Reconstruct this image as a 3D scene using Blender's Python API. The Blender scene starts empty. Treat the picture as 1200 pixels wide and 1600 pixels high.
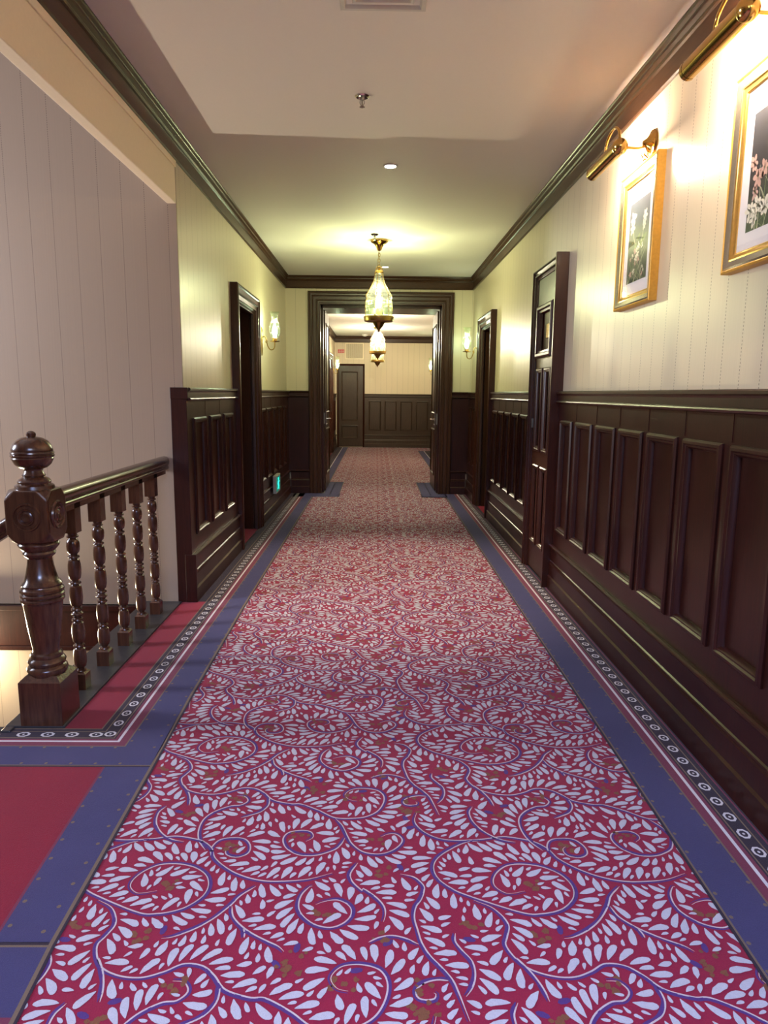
import bpy, bmesh, math, random
import numpy as np
from mathutils import Vector, Matrix

S = bpy.context.scene
COL = S.collection

# ------------------------------------------------------------------ camera, world, lights, exposure
cam_d = bpy.data.cameras.new('camera')
cam_d.sensor_fit = 'VERTICAL'; cam_d.sensor_height = 36.0; cam_d.lens = 1109.0 / 1600.0 * 36.0
cam_d.clip_start = 0.05; cam_d.clip_end = 100
cam = bpy.data.objects.new('camera', cam_d); COL.objects.link(cam)
R_ = Vector((0.99990392, -0.01046064, 0.00909552)); U_ = Vector((-0.00724599, 0.16494269, 0.98627654)); W_ = Vector((0.01181733, 0.98624768, -0.16485105))
cam.matrix_world = Matrix(((R_.x, U_.x, -W_.x, 0), (R_.y, U_.y, -W_.y, 0), (R_.z, U_.z, -W_.z, 1.35), (0, 0, 0, 1)))
S.camera = cam

S.view_settings.view_transform = 'Standard'; S.view_settings.look = 'None'
S.view_settings.gamma = 1.0; S.view_settings.use_curve_mapping = False
S.view_settings.exposure = 0.52

world = bpy.data.worlds.new('world'); S.world = world; world.use_nodes = True
bg = world.node_tree.nodes['Background']; bg.inputs[0].default_value = (0.72, 0.78, 1.0, 1); bg.inputs[1].default_value = 0.08

def area(name, loc, direction, sx, sy, power, color, spread=180):
    d = bpy.data.lights.new(name, 'AREA'); d.shape = 'RECTANGLE'; d.size = sx; d.size_y = sy
    d.energy = power; d.color = color; d.spread = math.radians(spread)
    o = bpy.data.objects.new(name, d); COL.objects.link(o); o.location = loc
    o.rotation_euler = Vector(direction).to_track_quat('-Z', 'Y').to_euler()
    return o
def point(name, loc, power, color, r=0.02):
    d = bpy.data.lights.new(name, 'POINT'); d.energy = power; d.color = color; d.shadow_soft_size = r
    o = bpy.data.objects.new(name, d); COL.objects.link(o); o.location = loc
    return o
# daylight: the tall stair window on the left, and the window behind the camera
area('stair_window_daylight', (-4.8, 3.0, 2.1), (1, 0, -0.3), 0.55, 1.1, 125, (0.80, 0.84, 1.0))
area('rear_window_daylight', (0.1, -1.9, 2.5), (0, 0.9, -0.9), 1.8, 1.2, 68, (0.42, 0.54, 1.0), 80)

# ------------------------------------------------------------------ material helpers
def newmat(name):
    m = bpy.data.materials.new(name); m.use_nodes = True
    nt = m.node_tree; b = nt.nodes['Principled BSDF']
    return m, nt, b
def N(nt, t, **kw):
    n = nt.nodes.new(t)
    for k, v in kw.items(): setattr(n, k, v)
    return n
def mathn(nt, op, a, b=None, c=None):
    n = nt.nodes.new('ShaderNodeMath'); n.operation = op
    for i, v in enumerate((a, b, c)):
        if v is None: continue
        if isinstance(v, (int, float)): n.inputs[i].default_value = v
        else: nt.links.new(v, n.inputs[i])
    return n.outputs[0]
def mixc(nt, f, a, b):
    n = nt.nodes.new('ShaderNodeMix'); n.data_type = 'RGBA'
    if isinstance(f, (int, float)): n.inputs[0].default_value = f
    else: nt.links.new(f, n.inputs[0])
    for i, v in ((6, a), (7, b)):
        if isinstance(v, tuple): n.inputs[i].default_value = (*v, 1) if len(v) == 3 else v
        else: nt.links.new(v, n.inputs[i])
    return n.outputs[2]
def noise(nt, scale, detail=3, vec=None, rough=0.5):
    n = nt.nodes.new('ShaderNodeTexNoise'); n.inputs['Scale'].default_value = scale
    n.inputs['Detail'].default_value = detail; n.inputs['Roughness'].default_value = rough
    if vec: nt.links.new(vec, n.inputs['Vector'])
    return n.outputs['Fac']
def coords(nt, scale=(1, 1, 1)):
    t = nt.nodes.new('ShaderNodeTexCoord'); m = nt.nodes.new('ShaderNodeMapping')
    m.inputs['Scale'].default_value = scale; nt.links.new(t.outputs['Object'], m.inputs['Vector'])
    return m.outputs[0]
def bump(nt, b, h, strength, dist=0.002):
    n = nt.nodes.new('ShaderNodeBump'); n.inputs['Strength'].default_value = strength; n.inputs['Distance'].default_value = dist
    nt.links.new(h, n.inputs['Height']); nt.links.new(n.outputs[0], b.inputs['Normal'])

def wood(name, c1, c2, rough=0.34, grain=(30, 30, 2.2), coat=0.08):
    m, nt, b = newmat(name)
    v = coords(nt, grain); f = noise(nt, 3.0, 5, v, 0.6)
    rr = nt.nodes.new('ShaderNodeMapRange'); rr.inputs[1].default_value = .3; rr.inputs[2].default_value = .7
    nt.links.new(f, rr.inputs[0])
    nt.links.new(mixc(nt, rr.outputs[0], c1, c2), b.inputs['Base Color'])
    v2 = coords(nt); f2 = noise(nt, 5.0, 3, v2)
    nt.links.new(mathn(nt, 'MULTIPLY_ADD', f2, 0.08, rough - 0.05), b.inputs['Roughness'])
    b.inputs['Specular IOR Level'].default_value = 0.32
    b.inputs['Coat Weight'].default_value = coat; b.inputs['Coat Roughness'].default_value = 0.22
    bump(nt, b, f, 0.04, 0.0006)
    return m
def plain(name, c, rough=0.5, metal=0.0, bs=0.0, bscale=40, var=0.06):
    m, nt, b = newmat(name)
    f = noise(nt, bscale, 3, coords(nt))
    dark = tuple(x * (1 - var) for x in c); lite = tuple(min(1, x * (1 + var)) for x in c)
    nt.links.new(mixc(nt, f, dark, lite), b.inputs['Base Color'])
    b.inputs['Roughness'].default_value = rough; b.inputs['Metallic'].default_value = metal
    if bs: bump(nt, b, f, bs)
    return m
def emis(name, c, s):
    m, nt, b = newmat(name)
    b.inputs['Base Color'].default_value = (*c, 1)
    b.inputs['Emission Color'].default_value = (*c, 1); b.inputs['Emission Strength'].default_value = s
    return m
def carpet(name, c, var=0.34, wear=0.16):
    m, nt, b = newmat(name)
    f = noise(nt, 300, 3, coords(nt), .7); g = noise(nt, 4, 4, coords(nt), .6); h = noise(nt, 60, 3, coords(nt))
    a = mixc(nt, f, tuple(x * (1 - var) for x in c), tuple(min(1, x * (1 + var)) for x in c))
    a = mixc(nt, mathn(nt, 'MULTIPLY', g, wear * 2), a, tuple(x * 0.6 for x in c))
    a = mixc(nt, mathn(nt, 'MULTIPLY', h, 0.25), a, tuple(x * 0.75 for x in c))
    nt.links.new(a, b.inputs['Base Color']); b.inputs['Roughness'].default_value = 0.95
    b.inputs['Sheen Weight'].default_value = 0.08; b.inputs['Sheen Roughness'].default_value = 0.4
    b.inputs['Specular IOR Level'].default_value = 0.2
    bump(nt, b, f, 0.6, 0.003)
    return m

WOOD = wood('mahogany', (0.018, 0.0038, 0.0025), (0.037, 0.0080, 0.0046))
WOODB = wood('mahogany_brown', (0.032, 0.0115, 0.005), (0.056, 0.021, 0.009), 0.34)
WOODR = wood('mahogany_red', (0.030, 0.0075, 0.004), (0.052, 0.013, 0.0065), 0.32)
WOODN = wood('turned_walnut', (0.040, 0.014, 0.008), (0.095, 0.036, 0.018), 0.24, (20, 20, 2), 0.5)
WOODG = wood('grey_brown_wood', (0.034, 0.018, 0.012), (0.058, 0.032, 0.021), 0.40)
CRN = wood('cornice_wood', (0.035, 0.014, 0.007), (0.066, 0.027, 0.012), 0.36, (30, 2.0, 30), 0.12)
DARKSTRIP = plain('dark_painted_board', (0.035, 0.033, 0.035), 0.35, 0, 0.2, 30, 0.3)
CEIL = plain('ceiling_paint', (0.74, 0.70, 0.66), 0.75, 0, 0.05, 90, 0.02)
PEACH = plain('cream_paint', (0.86, 0.73, 0.54), 0.6, 0, 0.06, 60, 0.04)
BRASS = plain('polished_brass', (0.72, 0.46, 0.14), 0.16, 1.0, 0, 30, 0.12)
OLDBRASS = plain('aged_brass', (0.42, 0.28, 0.09), 0.3, 1.0, 0.1, 60, 0.25)
GOLD = plain('gilt_wood', (0.74, 0.46, 0.13), 0.28, 0.85, 0.15, 60, 0.2)
GOLDSIDE = plain('ochre_gilt_side', (0.62, 0.34, 0.05), 0.45, 0.35, 0.2, 80, 0.2)
SILVER = plain('champagne_gilt', (0.62, 0.56, 0.46), 0.25, 0.9, 0.1, 60, 0.12)
CHROME = plain('chrome', (0.75, 0.75, 0.74), 0.12, 1.0, 0, 30, 0.05)
STEEL = plain('brushed_steel', (0.35, 0.34, 0.32), 0.35, 1.0, 0, 30, 0.1)
DARKMETAL = plain('dark_metal', (0.05, 0.05, 0.05), 0.4, 0.7)
WHITEPLASTIC = plain('white_plastic', (0.75, 0.73, 0.70), 0.45)
GREYPLASTIC = plain('grey_plastic', (0.42, 0.40, 0.38), 0.4)
SIGNRED = plain('sign_red', (0.52, 0.03, 0.03), 0.4)
MATBOARD = plain('mat_board', (0.74, 0.73, 0.78), 0.8, 0, 0.05, 200, 0.02)
FASC = plain('bulb_candle_sleeve', (0.85, 0.62, 0.22), 0.5)
BULB_W = emis('bulb_cool', (0.80, 1.0, 0.93), 22)
BULB_Y = emis('bulb_pendant', (1.0, 0.97, 0.62), 90)
BULB_P = emis('bulb_pendant_white', (1.0, 0.95, 0.88), 70)
TUBE = emis('picture_lamp_tube', (1.0, 0.78, 0.56), 520)
DOWN = emis('downlight_lens', (0.95, 1.0, 1.0), 14)
GREENDARK = emis('exit_face', (0.0, 0.11, 0.09), 1.0)
GREENLIT = emis('exit_figure', (0.03, 0.95, 0.68), 1.6)

def wallpaper(name, base, satin=0.34):
    m, nt, b = newmat(name)
    t = N(nt, 'ShaderNodeTexCoord'); sp = N(nt, 'ShaderNodeSeparateXYZ'); nt.links.new(t.outputs['Object'], sp.inputs[0])
    c = mathn(nt, 'ADD', sp.outputs[0], sp.outputs[1])
    w = mathn(nt, 'FRACT', mathn(nt, 'DIVIDE', mathn(nt, 'ADD', c, 20.045), 0.1365))
    line = mathn(nt, 'LESS_THAN', mathn(nt, 'ABSOLUTE', mathn(nt, 'SUBTRACT', w, 0.5)), 0.0125)
    dot = mathn(nt, 'LESS_THAN', mathn(nt, 'FRACT', mathn(nt, 'DIVIDE', mathn(nt, 'ADD', sp.outputs[2], 10), 0.0125)), 0.55)
    f = mathn(nt, 'MULTIPLY', line, dot)
    st = mathn(nt, 'SINE', mathn(nt, 'MULTIPLY', c, 380.0))
    cm = N(nt, 'ShaderNodeCombineXYZ'); nt.links.new(c, cm.inputs[0])
    st2 = noise(nt, 55, 3, cm.outputs[0], 0.7)
    a = mixc(nt, mathn(nt, 'MULTIPLY_ADD', st, 0.12, 0.5), tuple(x * 0.97 for x in base), tuple(x * 1.03 for x in base))
    a = mixc(nt, mathn(nt, 'MULTIPLY', st2, 0.35), a, tuple(x * 0.82 for x in base))
    a = mixc(nt, mathn(nt, 'MULTIPLY', f, 0.95), a, (0.10, 0.065, 0.045))
    nt.links.new(a, b.inputs['Base Color'])
    nt.links.new(mathn(nt, 'MULTIPLY_ADD', st2, 0.20, satin - 0.10), b.inputs['Roughness'])
    b.inputs['Specular IOR Level'].default_value = 0.6
    bump(nt, b, st2, 0.10, 0.002)
    return m
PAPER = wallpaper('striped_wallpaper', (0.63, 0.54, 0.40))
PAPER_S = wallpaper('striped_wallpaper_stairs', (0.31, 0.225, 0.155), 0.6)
PAPER_F = wallpaper('striped_wallpaper_far', (0.66, 0.53, 0.38), 0.5)

def thin_glass(name, tint, gl=0.12, rough=0.03):
    m, nt, b = newmat(name)
    out = [n for n in nt.nodes if n.type == 'OUTPUT_MATERIAL'][0]
    tr = N(nt, 'ShaderNodeBsdfTransparent'); tr.inputs[0].default_value = (*tint, 1)
    g = N(nt, 'ShaderNodeBsdfGlossy'); g.inputs['Roughness'].default_value = rough; g.inputs[0].default_value = (1, 1, 1, 1)
    lw = N(nt, 'ShaderNodeLayerWeight'); lw.inputs[0].default_value = .5; fz = mathn(nt, 'MULTIPLY_ADD', mathn(nt, 'POWER', lw.outputs[1], 4.0), .55, .05)
    wv = noise(nt, 25, 2, coords(nt, (1, 1, 2)))
    bp = N(nt, 'ShaderNodeBump'); bp.inputs['Strength'].default_value = gl; bp.inputs['Distance'].default_value = 0.004
    nt.links.new(wv, bp.inputs['Height']); nt.links.new(bp.outputs[0], g.inputs['Normal'])
    mx = N(nt, 'ShaderNodeMixShader'); nt.links.new(fz, mx.inputs[0]); nt.links.new(tr.outputs[0], mx.inputs[1]); nt.links.new(g.outputs[0], mx.inputs[2])
    nt.links.new(mx.outputs[0], out.inputs[0])
    return m
PANE = thin_glass('picture_glass', (0.99, 0.99, 0.99), 0.0, 0.01)
def etched(name, base=.03, spots=.16):
    m, nt, b = newmat(name)
    out = [n for n in nt.nodes if n.type == 'OUTPUT_MATERIAL'][0]
    tr = N(nt, 'ShaderNodeBsdfTransparent'); tr.inputs[0].default_value = (.84, .92, .78, 1); tl = N(nt, 'ShaderNodeBsdfTranslucent'); df = N(nt, 'ShaderNodeBsdfGlossy')
    df.inputs['Roughness'].default_value = 0.15
    tl.inputs[0].default_value = (0.95, 0.97, 0.9, 1)
    v = N(nt, 'ShaderNodeTexVoronoi'); v.inputs['Scale'].default_value = 34; nt.links.new(coords(nt), v.inputs['Vector'])
    f = mathn(nt, 'LESS_THAN', v.outputs['Distance'], 0.36)
    m1 = N(nt, 'ShaderNodeMixShader'); nt.links.new(mathn(nt, 'MULTIPLY_ADD', f, spots, base), m1.inputs[0])
    nt.links.new(tr.outputs[0], m1.inputs[1]); nt.links.new(tl.outputs[0], m1.inputs[2])
    m2 = N(nt, 'ShaderNodeMixShader'); fr = N(nt, 'ShaderNodeLayerWeight'); fr.inputs[0].default_value = .5; fz = mathn(nt, 'MULTIPLY_ADD', mathn(nt, 'POWER', fr.outputs[1], 4.0), .5, .05)
    nt.links.new(fz, m2.inputs[0]); nt.links.new(m1.outputs[0], m2.inputs[1]); nt.links.new(df.outputs[0], m2.inputs[2])
    nt.links.new(m2.outputs[0], out.inputs[0])
    return m
ETCH = etched('etched_glass', .012, .07)
LGLASS = etched('lantern_glass', .008, .004)

C_RED = carpet('carpet_crimson', (0.275, 0.012, 0.043))
C_PLAINRED = carpet('carpet_plain_red', (0.215, 0.009, 0.026))
C_LEAF = carpet('carpet_pale_leaf', (0.49, 0.475, 0.52), 0.22, 0.05)
C_STEM = carpet('carpet_pale_stem', (0.58, 0.48, 0.48), 0.1)
C_PURPLE = carpet('carpet_purple', (0.085, 0.035, 0.17), 0.1)
C_OLIVE = carpet('carpet_olive', (0.20, 0.075, 0.035), 0.3)
C_BLUE = carpet('carpet_slate_blue', (0.056, 0.048, 0.130), 0.4, .35)
C_DARK = carpet('carpet_dark_line', (0.030, 0.018, 0.030), 0.2)
C_BROWN = carpet('carpet_brown_line', (0.17, 0.115, 0.075), 0.2)
C_PLUM = carpet('carpet_plum_line', (0.17, 0.03, 0.06), 0.2)
C_RING = carpet('carpet_ring_white', (0.62, 0.58, 0.60), 0.1)

# ------------------------------------------------------------------ mesh helpers
class MB:
    def __init__(s): s.v = []; s.f = []; s.m = []; s.mi = 0
    def add(s, vs, fs):
        o = len(s.v); s.v += [tuple(p) for p in vs]; s.f += [tuple(i + o for i in f) for f in fs]; s.m += [s.mi] * len(fs)
    def box(s, x0, x1, y0, y1, z0, z1, T=None):
        vs = [(x, y, z) for z in (z0, z1) for y in (y0, y1) for x in (x0, x1)]
        if T: vs = [T(*p) for p in vs]
        s.add(vs, [(0, 2, 3, 1), (4, 5, 7, 6), (0, 1, 5, 4), (2, 6, 7, 3), (0, 4, 6, 2), (1, 3, 7, 5)])
    def lathe(s, prof, n=24, T=None, caps=True, a0=0.0, a1=2 * math.pi):
        full = abs(a1 - a0 - 2 * math.pi) < 1e-6; k = n if full else n + 1
        vs = []
        for r, z in prof:
            for i in range(k):
                a = a0 + (a1 - a0) * i / n; p = (r * math.cos(a), r * math.sin(a), z); vs.append(T(*p) if T else p)
        fs = []
        for j in range(len(prof) - 1):
            for i in range(n):
                i2 = (i + 1) % k
                fs.append((j * k + i, j * k + i2, (j + 1) * k + i2, (j + 1) * k + i))
        if caps and full: fs.append(tuple(range(k))[::-1]); fs.append(tuple((len(prof) - 1) * k + i for i in range(k)))
        s.add(vs, fs)
    def sphere(s, c, r, n=16, sz=1.0):
        s.lathe([(max(1e-4, r * math.sin(math.pi * j / (n // 2))), -r * sz * math.cos(math.pi * j / (n // 2))) for j in range(n // 2 + 1)], n,
                lambda x, y, z: (x + c[0], y + c[1], z + c[2]), False)
    def tube(s, pts, r, n=10, closed=False, rs=None):
        P = [Vector(p) for p in pts]; L = len(P); ring = []; up = None
        for i in range(L):
            if closed: t = P[(i + 1) % L] - P[i - 1]
            else: t = P[min(i + 1, L - 1)] - P[max(i - 1, 0)]
            t.normalize()
            if up is None:
                up = Vector((0, 0, 1)) if abs(t.z) < 0.9 else Vector((1, 0, 0))
            a = t.cross(up).normalized(); up = a.cross(t).normalized()
            rr = rs[i] if rs else r
            ring.append([P[i] + rr * (math.cos(2 * math.pi * k / n) * a + math.sin(2 * math.pi * k / n) * up) for k in range(n)])
        vs = [tuple(q) for rg in ring for q in rg]; fs = []
        for i in range(L if closed else L - 1):
            j = (i + 1) % L
            for k in range(n):
                fs.append((i * n + k, i * n + (k + 1) % n, j * n + (k + 1) % n, j * n + k))
        if not closed: fs.append(tuple(range(n))[::-1]); fs.append(tuple((L - 1) * n + k for k in range(n)))
        s.add(vs, fs)
    def sweep(s, path, prof, T, closed=True):
        """mitred moulding: path of (u, v); prof of (inward offset, height); T(u, v, h) -> world"""
        n = len(path); P = [Vector((p[0], p[1])) for p in path]; vs = []
        for i in range(n):
            if closed or 0 < i < n - 1:
                a = (P[i] - P[i - 1]).normalized(); b = (P[(i + 1) % n] - P[i]).normalized()
            elif i == 0: a = b = (P[1] - P[0]).normalized()
            else: a = b = (P[-1] - P[-2]).normalized()
            na = Vector((-a.y, a.x)); nb = Vector((-b.y, b.x)); m = (na + nb).normalized(); k = 1.0 / max(0.3, m.dot(na))
            for d, h in prof:
                q = P[i] + m * (d * k); vs.append(T(q.x, q.y, h))
        L = len(prof); fs = []
        for i in range(n if closed else n - 1):
            j = (i + 1) % n
            for k in range(L - 1): fs.append((i * L + k, i * L + k + 1, j * L + k + 1, j * L + k))
            fs.append((i * L + L - 1, i * L, j * L, j * L + L - 1))
        if not closed: fs.append(tuple(range(L))); fs.append(tuple((n - 1) * L + k for k in range(L))[::-1])
        s.add(vs, fs)
    def mesh(s, name, mats, smooth=False, fix=True, angle=None):
        me = bpy.data.meshes.new(name); me.from_pydata(s.v, [], s.f)
        if not isinstance(mats, (list, tuple)): mats = [mats]
        for m in mats: me.materials.append(m)
        me.polygons.foreach_set('material_index', s.m)
        if fix:
            bm = bmesh.new(); bm.from_mesh(me); bmesh.ops.recalc_face_normals(bm, faces=bm.faces); bm.to_mesh(me); bm.free()
        if smooth:
            me.polygons.foreach_set('use_smooth', [True] * len(me.polygons))
            try: me.set_sharp_from_angle(angle=math.radians(angle or 38))
            except Exception: pass
        me.update(); return me

def obj(name, mb, mats, parent=None, smooth=False, bevel=0.0, label=None, fix=True, angle=None):
    me = mb if isinstance(mb, bpy.types.Mesh) else mb.mesh(name, mats, smooth, fix, angle)
    o = bpy.data.objects.new(name, me); COL.objects.link(o)
    if parent:
        o.parent = parent; o.matrix_parent_inverse = Matrix.Translation(-parent.location)
    if bevel:
        b = o.modifiers.new('bevel', 'BEVEL'); b.width = bevel; b.segments = 2; b.limit_method = 'ANGLE'; b.angle_limit = math.radians(40)
    if label: o['label'] = label
    return o
def thing(name, label, cat, loc, group=None, kind=None):
    o = bpy.data.objects.new(name, None); COL.objects.link(o); o.location = loc; o.empty_display_size = 0.05
    if label: o['label'] = label
    if cat: o['category'] = cat
    if group: o['group'] = group
    if kind: o['kind'] = kind
    return o
def tag(o, label, cat, group=None):
    o['label'] = label; o['category'] = cat
    if group: o['group'] = group
    return o
def struct(o, label=None):
    o['kind'] = 'structure'
    if label: o['label'] = label
    return o
def rect(u0, u1, v0, v1): return [(u0, v0), (u1, v0), (u1, v1), (u0, v1)]
def copy_tree(o, loc, label, group=None):
    def rec(a, par):
        c = a.copy(); COL.objects.link(c); c.parent = par
        if par is not None: c.matrix_parent_inverse = a.matrix_parent_inverse.copy()
        for ch in a.children: rec(ch, c)
        return c
    r = rec(o, None); r.location = loc; r['label'] = label
    if group: r['group'] = group
    return r
# ------------------------------------------------------------------ dimensions (metres)
XL, XR = -1.20, 1.265      # corridor wall faces
YF = 9.62                  # wall with the wide portal
ZC = 2.85                  # near ceiling
Z2 = 2.74                  # far ceiling
YE = 18.0                  # end wall
XL2, XR2 = -1.04, 1.40
YS = 4.48                  # stair wall / near end of the left corridor wall
YP = 10.72                 # back of the deep portal
PXL, PXR = -0.745, 0.865   # portal reveal faces
PZ = 2.49

def TR(s, z, d): return (XR - d, s, z)          # right wall: s along +Y, d out of the wall
def TL(s, z, d): return (XL + d, s, z)
def TF(s, z, d): return (s, YF - d, z)          # portal wall facing the camera
def TE(s, z, d): return (s, YE - d, z)
def TL2(s, z, d): return (XL2 + d, s, z)
def TR2(s, z, d): return (XR2 - d, s, z)
def bx(mb, T, s0, s1, z0, z1, d0, d1):
    mb.box(s0, s1, z0, z1, d0, d1, T)

# ------------------------------------------------------------------ floor, ceiling, walls
m = MB(); m.box(-1.46, 1.6, -2.6, YP + 7.6, -0.27, -0.004); m.box(-1.8, -1.46, -2.6, 2.70, -0.27, -0.004)
struct(obj('floor', m, DARKSTRIP))
m = MB(); m.box(-1.25, 1.5, -2.6, YF + .2, ZC, ZC + .15); struct(obj('ceiling', m, CEIL))
m = MB(); m.box(-1.3, 1.7, YP - .02, YE + .2, Z2, Z2 + .15); struct(obj('ceiling', m, CEIL))
m = MB(); m.box(-5.0, -1.25, -2.6, YS + .1, 3.9, 4.0); struct(obj('ceiling', m, CEIL))

DR = (4.88, 5.60); DR2 = (7.70, 8.72); DL = (6.02, 7.14)     # outer casing spans
CW = 0.12
def wall_seg(mb, T, s0, s1, z0, z1, th=0.14): mb.box(s0, s1, z0, z1, -th, 0, T)
m = MB()
a, b = DR[0] + .05, DR[1] - .05; c, d = DR2[0] + .06, DR2[1] - .06
wall_seg(m, TR, -2.6, a, 0, 2.86); wall_seg(m, TR, a, b, 2.2, 2.86); wall_seg(m, TR, b, c, 0, 2.86)
wall_seg(m, TR, c, d, 2.17, 2.86); wall_seg(m, TR, d, YF, 0, 2.86)
wall_right = struct(obj('wall_right', m, PAPER))
m = MB()
a, b = DL[0] + .06, DL[1] - .06
wall_seg(m, TL, YS + .012, a, 0, 2.86); wall_seg(m, TL, a, b, 2.17, 2.86); wall_seg(m, TL, b, YF, 0, 2.86)
wall_left = struct(obj('wall_left', m, PAPER))
m = MB(); m.box(-5.0, XL - .14, YS, YS + .12, -3.2, 4.0); m.box(XL - .14, XL - .001, YS, YS + .1, -0.3, 2.86)
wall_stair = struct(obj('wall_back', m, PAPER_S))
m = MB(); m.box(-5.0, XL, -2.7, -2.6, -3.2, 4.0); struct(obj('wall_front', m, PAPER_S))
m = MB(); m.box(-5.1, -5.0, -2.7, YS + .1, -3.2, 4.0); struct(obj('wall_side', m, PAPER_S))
m = MB(); m.box(-5.0, -1.46, 2.70, YS, -3.3, -3.2); m.box(-5.0, -1.8, -2.6, 2.70, -3.3, -3.2); struct(obj('floor', m, C_PLAINRED))
# portal wall (deep)
OX0, OX1, OZ = -0.90, 1.01, 2.655          # outer casing of the portal
m = MB()
wall_seg(m, TF, XL - .14, PXL - .02, 0, 2.86, YP - YF); wall_seg(m, TF, PXR + .02, XR + .3, 0, 2.86, YP - YF)
wall_seg(m, TF, PXL - .02, PXR + .02, PZ + .02, 2.86, YP - YF)
wall_portal = struct(obj('wall_far', m, PAPER))
m = MB(); wall_seg(m, TE, XL2 - .15, XR2 + .3, 0, 2.9); wall_end = struct(obj('wall_end', m, PAPER_F))
m = MB(); wall_seg(m, TL2, YP, YE, 0, 2.9); wall_l2 = struct(obj('wall_left', m, PAPER_F))
m = MB(); wall_seg(m, TR2, YP, YE, 0, 2.9); wall_r2 = struct(obj('wall_right', m, PAPER_F))

# downstand beam over the stair opening
m = MB(); m.box(XL - .055, XL, -2.6, YS, 2.452, 2.86)
beam = struct(obj('trim_1', m, PEACH, bevel=0.004), 'cream painted downstand beam above the stair opening')
m = MB(); m.box(XL, XL + .008, -2.6, YS, 2.655, 2.69); obj('ledge', m, PEACH, beam, bevel=0.002)

# ------------------------------------------------------------------ cornices
CP = [(0, 2.69), (.010, 2.69), (.016, 2.696), (.016, 2.702), (.010, 2.708), (.010, 2.782), (.020, 2.786), (.024, 2.794), (.020, 2.800), (.022, 2.802), (.034, 2.812), (.036, 2.820), (.032, 2.826), (.034, 2.829), (.046, 2.838), (.050, 2.844), (.050, 2.852), (0, 2.852)]
def cornice(name, T, s0, s1, label, dz=0.0, mat=CRN):
    mb = MB(); n = len(CP)
    vs = [T(s, z + dz, d) for s in (s0, s1) for d, z in CP]
    mb.add(vs, [(k, (k + 1) % n, n + (k + 1) % n, n + k) for k in range(n)] + [tuple(range(n)), tuple(range(n, 2 * n))])
    return struct(obj(name, mb, mat), label)
cornice('trim_2', TR, -2.6, YF, 'moulded mahogany cornice along the right wall')
cornice('trim_3', TL, -2.6, 4.40, 'moulded mahogany cornice above the stair opening beam')
cornice('trim_4', TL, 4.402, YF, 'moulded mahogany cornice along the left wall past the joint')
cornice('trim_5', TF, XL, XR, 'mahogany cornice across the wall above the wide portal')
cornice('trim_6', TE, XL2, XR2, 'mahogany cornice on the end wall', -.11)
cornice('trim_7', TL2, YP, YE, 'mahogany cornice on the left wall of the far hall', -.11)
cornice('trim_8', TR2, YP, YE, 'mahogany cornice on the right wall of the far hall', -.11)

# ------------------------------------------------------------------ wainscot
PMOLD = [(-.012, .0), (-.012, .008), (-.004, .016), (.006, .017), (.012, .010), (.018, .010), (.024, .002), (.028, -.010), (.028, -.014), (-.002, -.014)]
PSIMPLE = [(-.010, .0), (-.010, .008), (.004, .013), (.014, .004), (.020, -.010), (.0, -.012)]
def wainscot(T, s0, s1, panels, wall, z0=.438, z1=1.172, d=.022, top=1.375, name='wainscot', mat=WOOD, simple=False, gap=.024):
    """one run of panelling: frame with openings, then a recessed panel and its moulding in each opening"""
    mb = MB(); zb, zt = .28, 1.31
    w = MB()
    xs = sorted(panels)
    cur = s0
    for a, b in xs:
        if a > cur: bx(mb, T, cur, a, zb, zt, 0, d)
        bx(mb, T, a, b, zb, z0, 0, d); bx(mb, T, a, b, z1, zt, 0, d); cur = b
    if s1 > cur: bx(mb, T, cur, s1, zb, zt, 0, d)
    for (a, b), (a2, b2) in zip(xs, xs[1:]): bx(mb, T, b + .022, a2 - .022, z1 + .02, zt, 0, d + .002)
    o = obj(name, mb, mat, wall)
    for a, b in xs:
        p = MB(); bx(p, T, a, b, z0, z1, 0.0, d - .014); obj('panel', p, mat, o)
        q = MB(); q.sweep(rect(a, b, z0, z1), PSIMPLE if simple else PMOLD, lambda u, v, h: T(u, v, d + h)); obj('panel_moulding', q, mat, o, smooth=True, angle=25)
    # seams of the top frieze: narrow proud stiles between panels
    c = MB(); prof = [(0, top), (d + .018, top), (d + .024, top - .006), (d + .024, top - .016), (d + .014, top - .022), (d + .010, top - .030), (d + .010, top - .062), (d + .022, top - .066), (d + .024, top - .072), (d + .018, top - .080), (d + .002, top - .084), (0, top - .084)]
    n = len(prof); vs = [T(s, z, dd) for s in (s0, s1) for dd, z in prof]
    c.add(vs, [(k, (k + 1) % n, n + (k + 1) % n, n + k) for k in range(n)] + [tuple(range(n)), tuple(range(n, 2 * n))])
    obj('chair_rail', c, mat, o, smooth=True, angle=25)
    return o
BP = [(0, .318), (.036, .318), (.046, .313), (.048, .306), (.042, .299), (.034, .296), (.030, .288), (.030, .205), (.036, .200), (.038, .194), (.036, .188), (.040, .180), (.040, .100), (.048, .090), (.050, .0), (0, .0)]
def baseboard(name, T, s0, s1, label=None, mat=WOOD, dz=0):
    mb = MB(); n = len(BP); vs = [T(s, z, d) for s in (s0, s1) for d, z in BP]
    mb.add(vs, [(k, (k + 1) % n, n + (k + 1) % n, n + k) for k in range(n)] + [tuple(range(n)), tuple(range(n, 2 * n))])
    return struct(obj(name, mb, mat, smooth=True, angle=25), label)
right_panels = [(4.515, 4.765), (4.095, 4.405)] + [(3.846 - .387 * k - .150, 3.846 - .387 * k + .150) for k in range(16)]
wainscot(TR, -2.6, DR[0], right_panels, wall_right)
wainscot(TR, DR[1], DR2[0], [(5.84 + .367 * k, 6.11 + .367 * k) for k in range(5)], wall_right)
wainscot(TR, DR2[1], YF, [(8.82, 9.10), (9.19, 9.47)], wall_right)
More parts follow.
